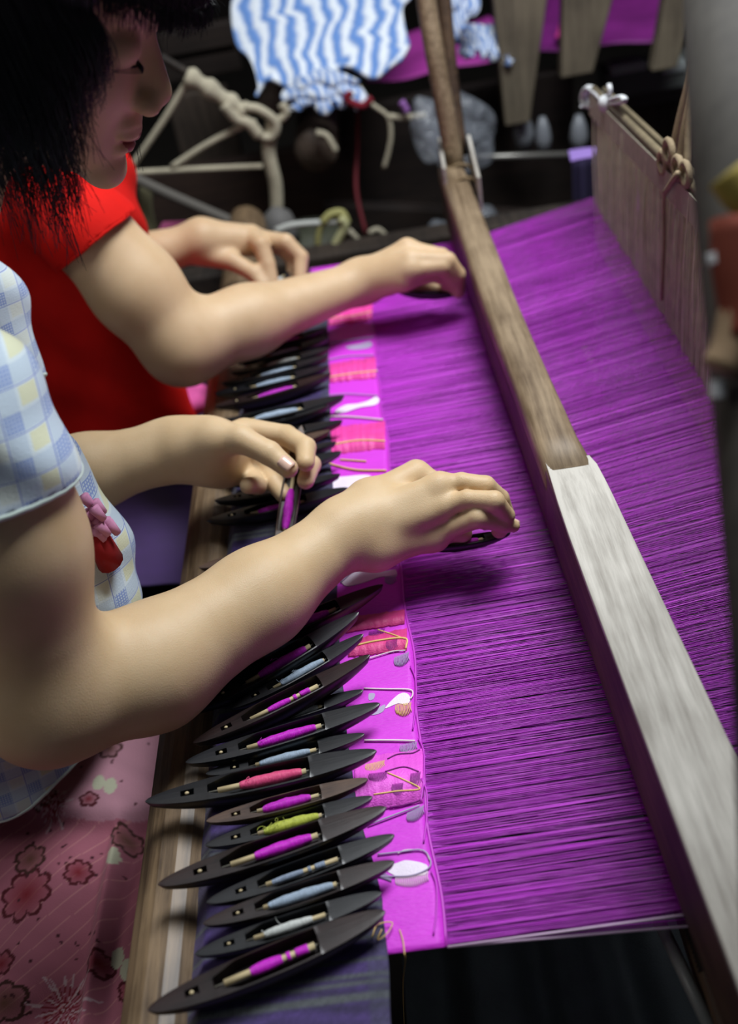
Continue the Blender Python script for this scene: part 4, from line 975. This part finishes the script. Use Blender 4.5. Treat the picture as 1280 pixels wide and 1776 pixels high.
# ---------------------------------------------------------------- shuttles held in the hands
def held(A, B, mat, th, lb, up, **k):
    A = np.array(A); B = np.array(B); d = B-A; L = np.linalg.norm(d); X = Vector(_n(d)); Zv = Vector(up); Zv = (Zv-X*Zv.dot(X)).normalized(); Yv = Zv.cross(X)
    e = shuttle(A, A+np.array([L, 0, 0]), mat, th, lb, group=None, **k); Rm = Matrix((X, Yv, Zv)).transposed()
    e.rotation_euler = Rm.to_euler(); sc = L/LEN; c = Vector((A+B)/2)-Rm @ Vector((0, 0, .0180*sc)); e.location = c; WLOC[e.name] = np.array(c); return e
held(ad(523, 738, .955), ad(480, 1005, .862), 'shuttle_c', 't_magenta', 'brown shuttle with shiny magenta thread held upright in the nearer weaver\'s left hand', tocam(ad(505, 850, .88))+np.array([.0, .0, .0]), fill=(.42, .68), fat=1.2, width=.85)
held(az(728, 948, .842), az(886, 922, .836), 'shuttle_a', 't_magenta', 'black shuttle gripped under the nearer weaver\'s right hand', (0, .15, 1), fat=.8, width=1.5)
held(az(690, 505, .850), az(801, 506, .836), 'shuttle_a', 't_blue', 'black shuttle gripped under the farther weaver\'s right hand', (0, .2, 1), fat=.8)
held(az(438, 520, .822), az(516, 455, .836), 'shuttle_a', 't_white', 'black shuttle with white thread pinched in the farther weaver\'s left hand', (0, -.3, 1), fat=1.6, width=1.2)
held(az(405, 500, .815), az(470, 486, .822), 'shuttle_a', 't_pink', 'dark shuttle with coral thread under the farther weaver\'s left thumb', (0, -.2, 1), fat=1.6, width=1.3)
# ================================================================== ropes and ties on the harness, the near upright
cordm = plain('harness_cord', (150, 132, 104), .85, noise=.2, bump=.6, bscale=400)
har = empty('harness_ropes', (0.33, .72, 1.0), 'light brown ropes knotted around the heddle bar and running up to the pulley', 'rope')
for k, P in enumerate(([ax(1166, 272, .33), ax(1178, 210, .335), ax(1200, 120, .345), ax(1216, 20, .35), ax(1225, -60, .35)], [ax(1178, 286, .33), ax(1188, 220, .335), ax(1208, 120, .345), ax(1226, -60, .35)],
                       [ax(1192, 292, .33), ax(1196, 220, .335), ax(1212, 120, .345), ax(1230, -60, .35)])):
    b = MB(); b.tube(catmull(P, 16), .0042, 8); b.obj('rope', cordm, har)
for q in ((1160, 262), (1150, 282), (1176, 292), (1190, 302)):
    c = ax(*q, .318); b = MB(); b.tube([c+np.array([0, .012*math.cos(a), .010*math.sin(a)]) for a in np.arange(12)*2*np.pi/12], .0035, 6, closed=True); b.obj('knot', cordm, har)
b = MB(); b.tube(catmull([ax(1176, 300, .312), ax(1160, 325, .312), ax(1152, 345, .313), ax(1152, 420, .315), ax(1148, 520, .316)], 14), [.003]*6+[.0018]*8, 6); b.obj('rope', cordm, har)
tie = empty('cloth_tie', ax(1048, 180, .322), 'white rag tied in a bow around the far end of the heddle bar', 'tie')
RAG = plain('white_rag', (206, 208, 210), .9, noise=.08, bump=.5, bscale=300)
for P, r in (([(1050, 178), (1040, 165), (1020, 152), (1012, 172), (1022, 184), (1046, 182)], .006), ([(1050, 178), (1062, 172), (1078, 168), (1082, 176), (1060, 180)], .004),
             ([(1048, 180), (1046, 195), (1040, 214)], .0065), ([(1052, 176), (1058, 158), (1056, 146)], .003), ([(1020, 178), (1010, 186), (1008, 184)], .002)):
    b = MB(); b.tube(catmull([ax(*p, .322) for p in P], 16), r, 7, flat=.6); b.obj('ribbon', RAG, tie)
b = MB(); c = ax(1050, 179, .318); b.tube([c-np.array([0, 0, .008]), c, c+np.array([0, 0, .008])], [.006, .009, .006], 8); b.obj('bow_knot', RAG, tie)
up = empty('loom_upright', ad(1400, 1300, .36), 'blurred weathered wooden upright closest to the camera at the right edge', 'post')
b = MB(); b.tube([ad(1264, -160, .50), ad(1290, 300, .44), ad(1318, 700, .41), ad(1340, 1100, .38), ad(1366, 1700, .37)], [.0245, .0225, .019, .0160, .0155], 14); b.obj('shaft', M['post'], up)
for nm, P, r, mt in (('yellow_rag', [(1262, 300), (1290, 335), (1330, 360)], .010, plain('yellow_rag', (150, 132, 60), .9)), ('red_rag', [(1275, 380), (1278, 460), (1290, 540), (1285, 590)], .010, plain('rust_red_rag', (112, 44, 24), .9)),
                     ('beige_rag', [(1280, 540), (1268, 600), (1250, 640)], .008, plain('beige_rag', (140, 116, 88), .9)), ('white_bead', [(1238, 440), (1240, 458)], .003, RAG), ('white_bead', [(1243, 660), (1245, 690)], .003, RAG)):
    b = MB(); b.tube(catmull([ad(*p, .395) for p in P], 10), r, 10, flat=.8); b.obj(nm, mt, up)
# ================================================================== under the loom
def drape(u, v):
    x = -.05+u*.62; y = -.30+v*.80
    s = x+.18*(y-.1)*(x-.12)
    z = .53+.010*np.sin(s*75)+.010*np.sin(s*31+1)+.012*np.abs(np.sin(s*26+.8))+.004*np.sin(s*160+3*y)
    return np.stack([x, y, z], 1)
V, Q, _, _ = grid_mesh(drape, 260, 60)
o = mesh('garment', V, Q, plain('black_garment', (40, 47, 50), .85, noise=.15, nscale=40, bump=.4, bscale=600), None); tagit(o, 'black folded garment hanging beneath the magenta warp at the bottom', 'clothing')
s_ = o.modifiers.new('s', 'SOLIDIFY'); s_.thickness = .002
tr = empty('tray', (.26, .10, 0), 'dark wooden box under the loom that the black garment lies on', 'box')
b = MB(); b.box((.26, .10, .24), (.56, .74, .46)); b.box((.26, .10, .48), (.58, .76, .02)); b.obj('box', M['frame'], tr, False, .004)
b = MB(); b.tube([az(1140, 1590, .745), az(1240, 1800, .745)], .0045, 10); tagit(b.obj('rod', plain('grey_rod', (120, 122, 120), .4), None), 'thin grey rod slanting below the near end of the batten', 'rod')
# ================================================================== the room behind: a second loom and its clutter
def beamy(name, p0, p1, y, th, dep, mat, lab, cat='beam'):
    """board whose front face spans pixel-free world corners p0..p1 on the plane y"""
    a = ay(*p0, y); b_ = ay(*p1, y); a2 = (a+b_)/2; mb = MB(); mb.box((a2[0], y+dep/2, a2[2]), (abs(b_[0]-a[0]), dep, abs(b_[2]-a[2])))
    o = mb.obj(name, mat, None, False, .004); return tagit(o, lab, cat)
FR = wood('dark_frame', (26, 20, 18), (46, 36, 31), 'x', .7, 14); FR2 = wood('brown_frame', (52, 44, 38), (86, 74, 64), 'z', .7, 14); FR3 = wood('red_brown_frame', (40, 28, 24), (60, 44, 36), 'x', .7, 14)
L2 = empty('loom', (.3, 1.9, 0), 'second loom standing in the dark behind, carrying another magenta cloth', 'loom')
def bar(p0, p1, y0, y1, mat, nm='crossbar', thick=.03):
    a = ay(*p0, y0); c = ay(*p1, y1); b = MB(); T = (c-a); L = np.linalg.norm(T); X = Vector(T/L); Zv = Vector((0, 0, 1)); Zv = (Zv-X*Zv.dot(X)).normalized(); Yv = Zv.cross(X)
    b.box((a+c)/2, (L, thick*.7, thick), Matrix((X, Yv, Zv)).transposed()); return b.obj(nm, mat, L2, False, .003)
def panel(p0, p1, y, mat, dep=.03, nm='board'):
    a = ay(*p0, y); c = ay(*p1, y); b = MB(); b.box(((a[0]+c[0])/2, y+dep/2, (a[2]+c[2])/2), (abs(c[0]-a[0]), dep, abs(c[2]-a[2]))); return b.obj(nm, mat, L2, False, .004)
panel((512, 206), (1000, 372), 1.74, FR); panel((225, 310), (640, 420), 1.70, FR3); panel((286, 170), (425, 290), 1.82, FR2); panel((270, 60), (420, 88), 1.95, FR); panel((270, 98), (420, 122), 1.95, FR)
panel((1052, 150), (1240, 162), 1.9, plain('grey_shelf', (74, 72, 70), .7)); panel((1000, 205), (1200, 260), 1.95, FR2)
bar((560, 372), (1010, 392), 1.60, 1.6, FR, 'crossbar', .05)
b = MB(); b.tube([ay(735, 276, 1.55), ay(1045, 266, 1.55)], .0055, 10); b.obj('metal_rod', plain('metal_rod', (140, 138, 132), .35, metal=.6), L2)
for c, r, y in (((478, 188), 30, 1.55), ((549, 262), 38, 1.50)):
    q = ay(*c, y); d_ = np.linalg.norm(q-CAM); R_ = r*d_/1700*.95; b = MB(); b.tube([q, q+np.array([0, .01, 0]), q+np.array([.01, .30, 0])], [R_*.93, R_, R_], 22); b.obj('roller', wood('roller_wood', (66, 54, 46), (104, 90, 78), 'y', .6, 20), L2)
# upright planks of the second loom
for p0, p1, w0, w1, nm in (((905, -60), (905, 215), .052, .030, 'upright'), ((1030, -60), (1010, 130), .050, .038, 'upright'), ((1190, -40), (1160, 120), .03, .03, 'upright')):
    a = ay(*p0, 1.62); c = ay(*p1, 1.62); b = MB()
    V_ = [a+np.array([-w0, 0, 0]), a+np.array([w0, 0, 0]), c+np.array([w1*.5, 0, 0]), c+np.array([-w1, 0, 0])]; V_ += [v+np.array([0, .03, 0]) for v in V_]
    b.add(np.array(V_), [(0, 1, 2, 3), (7, 6, 5, 4), (0, 4, 5, 1), (1, 5, 6, 2), (2, 6, 7, 3), (3, 7, 4, 0)]); b.obj(nm, M['framez'], L2, False, .003)
def sheet(pts, z, name, mat, lab, cat, parent=None, nu=20, nv=20, amp=.003, th=.003):
    P = [az(*p, z[i]) for i, p in enumerate(pts)]
    def f(u, v): u = u[:, None]; v = v[:, None]; q = P[0]*(1-u)*(1-v)+P[1]*u*(1-v)+P[2]*u*v+P[3]*(1-u)*v; q = q.copy(); q[:, 2] += amp*np.sin(q[:, 0]*40)+amp*np.sin(q[:, 1]*33+q[:, 0]*20); return q
    V, Q, _, _ = grid_mesh(f, nu, nv); o = mesh(name, V, Q, mat, parent); s_ = o.modifiers.new('s', 'SOLIDIFY'); s_.thickness = th
    if lab: tagit(o, lab, cat)
    return o
MG2 = plain('second_magenta', (186, 62, 170), .6, noise=.1, nscale=20); MG3 = plain('second_magenta_dark', (124, 30, 122), .6, noise=.15, nscale=20)
sheet([(636, 142), (926, 94), (848, 26), (700, 60)], [.83, .83, .84, .84], 'magenta_cloth', MG2, None, None, L2)
sheet([(930, 92), (1190, 60), (1190, -40), (950, -40)], [.84, .84, .86, .86], 'magenta_cloth', MG3, None, None, L2)
sheet([(962, 60), (1030, 84), (1010, 60), (970, 34)], [.86, .86, .87, .87], 'pink_cloth', plain('p2', (210, 60, 150), .6), None, None, L2)
# striped towel draped over the second loom
def towel_geo(q0, q1, q2, q3, z0, z1, seed, amp=.012, nu=150, nv=120, y0=None):
    P = [ay(*p, y) for p, y in zip((q0, q1, q2, q3), z0)]
    def f(u, v):
        u_ = u[:, None]; v_ = v[:, None]; q = P[0]*(1-u_)*(1-v_)+P[1]*u_*(1-v_)+P[2]*u_*v_+P[3]*(1-u_)*v_
        q = q.copy(); w = np.sin(v*19+3*np.sin(u*5+seed)+seed)*amp*.5+np.sin(u*13+2*np.sin(v*6))*amp*.6; q[:, 1] += w; q[:, 2] += w*.8+.03*np.sin(np.pi*u)*(1-v)
        e = .006*np.sin(u*21+seed); q[:, 2] += np.where(v > .9, e*(v-.9)*10, 0); q[:, 0] += .012*np.sin(v*9+seed)*(np.abs(u-.5)*2)**3
        return q
    V, Q, U, Vv = grid_mesh(f, nu, nv); s = U*9.5+.20*np.sin(Vv*17+2*U)+.13*np.sin(Vv*9+U*13)+.10*np.sin(Vv*31+U*21)+.03*np.sin(Vv*90)
    k = .5+.5*np.sin(s*2*np.pi); k = np.clip((k-.22)/.55, 0, 1)[:, None]; k2 = (.5+.5*np.sin(s*4*np.pi+1.1+4*Vv))[:, None]
    c = np.array(lin((104, 146, 212)))*(1-k)+np.array(lin((232, 240, 250)))*k; c = c*(.88+.12*k2); c = np.where((rng.random(len(U)) > .82)[:, None], c*.86, c)
    return V, Q, c
TW = vcol('terry_towel', .95, .8, 500, .3)
V, Q, c = towel_geo((392, -70), (735, -70), (690, 112), (440, 166), (1.75, 1.75, 1.50, 1.50), None, 0)
o = mesh('towel', V, Q, TW, None, col=c); tagit(o, 'blue and white wavy striped towel draped over the second loom', 'towel'); s_ = o.modifiers.new('s', 'SOLIDIFY'); s_.thickness = .006
V, Q, c = towel_geo((498, 165), (612, 140), (628, 182), (512, 188), (1.50, 1.50, 1.48, 1.48), None, 2, .006, 60, 30)
o = mesh('towel', V, Q, TW, None, col=c); tagit(o, 'small folded blue and white cloth peeping out below the big striped towel', 'towel'); s_ = o.modifiers.new('s', 'SOLIDIFY'); s_.thickness = .006
V, Q, c = towel_geo((766, -40), (826, -40), (812, 52), (778, 60), (1.62, 1.62, 1.58, 1.58), None, 3, .006, 40, 50)
o = mesh('towel', V, Q, TW, None, col=c); tagit(o, 'white and blue cloth hanging right of the batten arm at the top', 'towel'); s_ = o.modifiers.new('s', 'SOLIDIFY'); s_.thickness = .006
V, Q, c = towel_geo((786, 66), (900, 84), (884, 100), (812, 96), (1.66, 1.66, 1.62, 1.62), None, 4, .005, 60, 30)
o = mesh('towel', V, Q, TW, None, col=c); tagit(o, 'thin rolled white and blue cloth lying on the magenta cloth behind', 'towel'); s_ = o.modifiers.new('s', 'SOLIDIFY'); s_.thickness = .008
# ropes, wrapped pole and sticks at the far left
CR = plain('pale_rope', (176, 168, 146), .9, noise=.15, nscale=40, bump=.8, bscale=150); CY = plain('dull_straw', (168, 164, 104), .8, noise=.2)
rp = empty('roped_frame', ay(220, 300, 1.42), 'lattice of pale sticks and ropes lashed to a wrapped pole behind the face', 'frame')
def rod(P, r, nm, mat, par, y, n=16, lab=None, cat=None):
    b = MB(); ys = y if isinstance(y, (list, tuple)) else [y]*len(P); b.tube(catmull([ay(*p, yy) for p, yy in zip(P, ys)], n), r, 8); o = b.obj(nm, mat, par)
    if lab: tagit(o, lab, cat)
    return o
rod([(278, 98), (340, 135)], .006, 'pole', M['frame'], rp, 1.42); rod([(322, 130), (360, 152), (404, 182), (428, 196)], [.012, .017, .016, .012]*4, 'cloth_wrap', CR, rp, 1.42)
rod([(326, 140), (280, 215), (218, 304)], .0055, 'stick', CR, rp, 1.42); rod([(218, 300), (330, 294), (456, 288)], .0050, 'stick', CR, rp, 1.42); rod([(298, 290), (360, 250), (428, 214)], .0055, 'stick', CR, rp, 1.42)
rod([(218, 302), (300, 340), (420, 392)], .009, 'stick', plain('grey_stick', (96, 92, 86), .8), rp, 1.40); rod([(222, 300), (218, 350)], .006, 'rope', CR, rp, 1.41); rod([(254, 322), (252, 360), (262, 402)], .012, 'rope', plain('olive_rope', (120, 116, 88), .9), rp, 1.43)
rod([(388, 180), (410, 205), (432, 214), (450, 236)], .010, 'rope', CR, rp, 1.41); rod([(426, 186), (450, 190), (478, 212), (472, 238), (446, 232), (436, 208)], .0075, 'rope', CR, rp, 1.41, 24)
rod([(474, 210), (466, 262), (478, 320), (480, 372)], .0115, 'rope', CR, rp, 1.42); rod([(480, 212), (496, 196), (488, 180)], .007, 'rope', CR, rp, 1.42)
b = MB(); q = ay(484, 392, 1.40); b.tube([q+np.array([0, 0, .032]), q+np.array([0, 0, .020]), q, q-np.array([0, 0, .03])], [.008, .024, .030, .032], 14); b.obj('knob', plain('grey_knob', (98, 96, 94), .7), rp)
rod([(548, 230), (566, 236), (582, 262)], .006, 'rope', CR, rp, 1.48)
rod([(622, 152), (620, 250), (618, 330), (634, 404)], .0038, 'cord', plain('dark_red_cord', (92, 12, 24), .8), None, [1.50, 1.55, 1.5, 1.45], 20, 'dark red cord hanging in front of the dark board', 'cord')
rod([(622, 150), (644, 180), (672, 202), (678, 232), (674, 262), (666, 292)], .0042, 'cord', CR, None, 1.50, 24, 'pale cord curling down from the striped towel over the dark board', 'cord')
rod([(674, 202), (700, 204), (738, 200)], .0055, 'cord', CR, None, 1.50, 12, 'short pale cord leading to the plastic bag', 'cord')
rod([(610, 160), (600, 172), (628, 184), (645, 170)], .006, 'tassel', plain('red_yarn', (120, 16, 36), .9), None, 1.47, 12, 'small bundle of red yarn under the striped towel', 'yarn')
rod([(696, 176), (702, 186), (706, 194)], .006, 'yarn', plain('violet_yarn', (150, 100, 170), .9), None, 1.49, 8, 'tiny violet yarn tuft left of the batten arm', 'yarn')
# straw coloured cords and a bucket behind the far hand
bk = empty('basket', ay(530, 470, 1.36), 'dull green basket with straw coloured cords behind the far weaver\'s hand', 'basket')
b = MB(); q = ay(535, 436, 1.45); b.tube([q+np.array([0, 0, -.08]), q+np.array([0, 0, -.02]), q+np.array([0, 0, .035])], [.055, .062, .066], 20); b.obj('bucket', plain('olive_basket', (62, 64, 50), .7, noise=.2), bk)
rod([(478, 400), (510, 390), (560, 386), (590, 384)], .0055, 'rim_cord', plain('pale_rim', (186, 188, 182), .6), bk, 1.33)
rod([(560, 384), (552, 410), (550, 452)], .0055, 'straw_cord', CY, bk, 1.33); rod([(590, 378), (598, 392), (586, 416), (566, 456)], .0075, 'straw_cord', plain('pale_straw', (190, 188, 140), .8), bk, 1.32)
rod([(560, 386), (574, 372), (592, 370), (602, 388)], .0075, 'straw_cord', CY, bk, 1.33); rod([(606, 400), (628, 424), (640, 432)], .005, 'straw_cord', CR, bk, 1.36); rod([(640, 404), (655, 398), (668, 410), (660, 418)], .005, 'rope', CR, bk, 1.42)
# clear plastic bags
m_, nt, b_ = nodes('clear_plastic'); b_.inputs['Base Color'].default_value = (.42, .46, .52, 1); b_.inputs['Roughness'].default_value = .18; b_.inputs['Alpha'].default_value = .28; b_.inputs['Specular IOR Level'].default_value = .9
tc = N(nt, 'ShaderNodeTexCoord'); n2 = N(nt, 'ShaderNodeTexNoise'); n2.inputs['Scale'].default_value = 30; n2.inputs['Detail'].default_value = 4; nt.links.new(tc.outputs['Object'], n2.inputs[0]); bp = N(nt, 'ShaderNodeBump'); bp.inputs['Strength'].default_value = 1; bp.inputs['Distance'].default_value = .02
nt.links.new(n2.outputs[0], bp.inputs['Height']); nt.links.new(bp.outputs[0], b_.inputs['Normal']); BAG = m_
def bag(c, r, y, name, lab, seed):
    q = ay(*c, y); s = np.linalg.norm(q-CAM)/1700; bd = Body([('add', .02, [(.02, [Ell(q, (r[0]*s, .035, r[1]*s)), Cone(q+np.array([0, 0, r[1]*s*.8]), q+np.array([-.01, 0, r[1]*s*1.15]), .022, .010)])])]); lo, hi = bbox(bd, .05)
    V, Q = surface(Wr(bd, .0035, seed), lo, hi, .005); o = mesh(name, V, Q, BAG, None); tagit(o, lab, 'bag')
bag((800, 240), (58, 62), 1.50, 'plastic_bag', 'clear knotted plastic bag hanging behind the batten arm', 1)
bag((742, 235), (26, 46), 1.43, 'plastic_bag', 'smaller clear plastic bag just left of the batten arm', 4)
bag((832, 412), (40, 44), 1.46, 'plastic_bag', 'pale plastic bag on the floor side beyond the warp edge', 7)
bag((772, 430), (16, 34), 1.34, 'plastic_bag', 'whitish plastic scrap between far hand and batten', 9)
sheet([(986, 268), (1036, 262), (1030, 276), (990, 282)], [.80, .80, .80, .80], 'ribbon', plain('lilac_rag', (150, 120, 196), .8), 'lilac rag tied on the metal rod left of the heddles', 'rag')
b = MB(); a = ay(992, 272, 1.52); 
def hang(u, v): x = a[0]+u*.065; z = a[2]-v*.20; return np.stack([x, a[1]+.008*np.sin(u*18), z], 1)
V, Q, _, _ = grid_mesh(hang, 24, 10); o = mesh('rag', V, Q, plain('dark_violet_rag', (46, 38, 72), .9), None); tagit(o, 'dark violet rag hanging down from the metal rod', 'rag'); s_ = o.modifiers.new('s', 'SOLIDIFY'); s_.thickness = .003
bx = empty('box', ay(1120, 140, 1.86), 'grey box with white packets on the shelf behind the heddles', 'box')
b = MB(); q = ay(1125, 128, 1.86); b.box(q, (.19, .08, .05)); b.obj('carton', plain('grey_carton', (88, 92, 90), .8), bx, False, .003)
for px, w in ((1086, .07), (1166, .05)): b = MB(); b.box(ay(px, 112, 1.84), (w, .05, .018)); b.obj('packet', plain('white_packet', (170, 178, 178), .6), bx, False, .003)
for i, (p, r) in enumerate((((908, 232), .020), ((942, 240), .016), ((1004, 236), .018))):
    q = ay(*p, 1.66); b = MB(); b.tube([q+np.array([0, 0, -.03]), q, q+np.array([0, 0, .02]), q+np.array([0, 0, .04])], [r*.7, r, r*.8, r*.35], 12)
    tagit(b.obj('jar', plain('dull_jar', (130, 134, 140), .4), None), ['greyish jar under the leftmost upright plank', 'small beige jar between the upright planks', 'pale capped jar left of the white rag bow'][i], 'jar')
sheet([(274, 402), (352, 392), (348, 384), (282, 386)], [.83, .83, .84, .84], 'pink_fabric', plain('dull_pink', (140, 60, 100), .8), 'dull pink fabric behind the far left wrist', 'fabric')
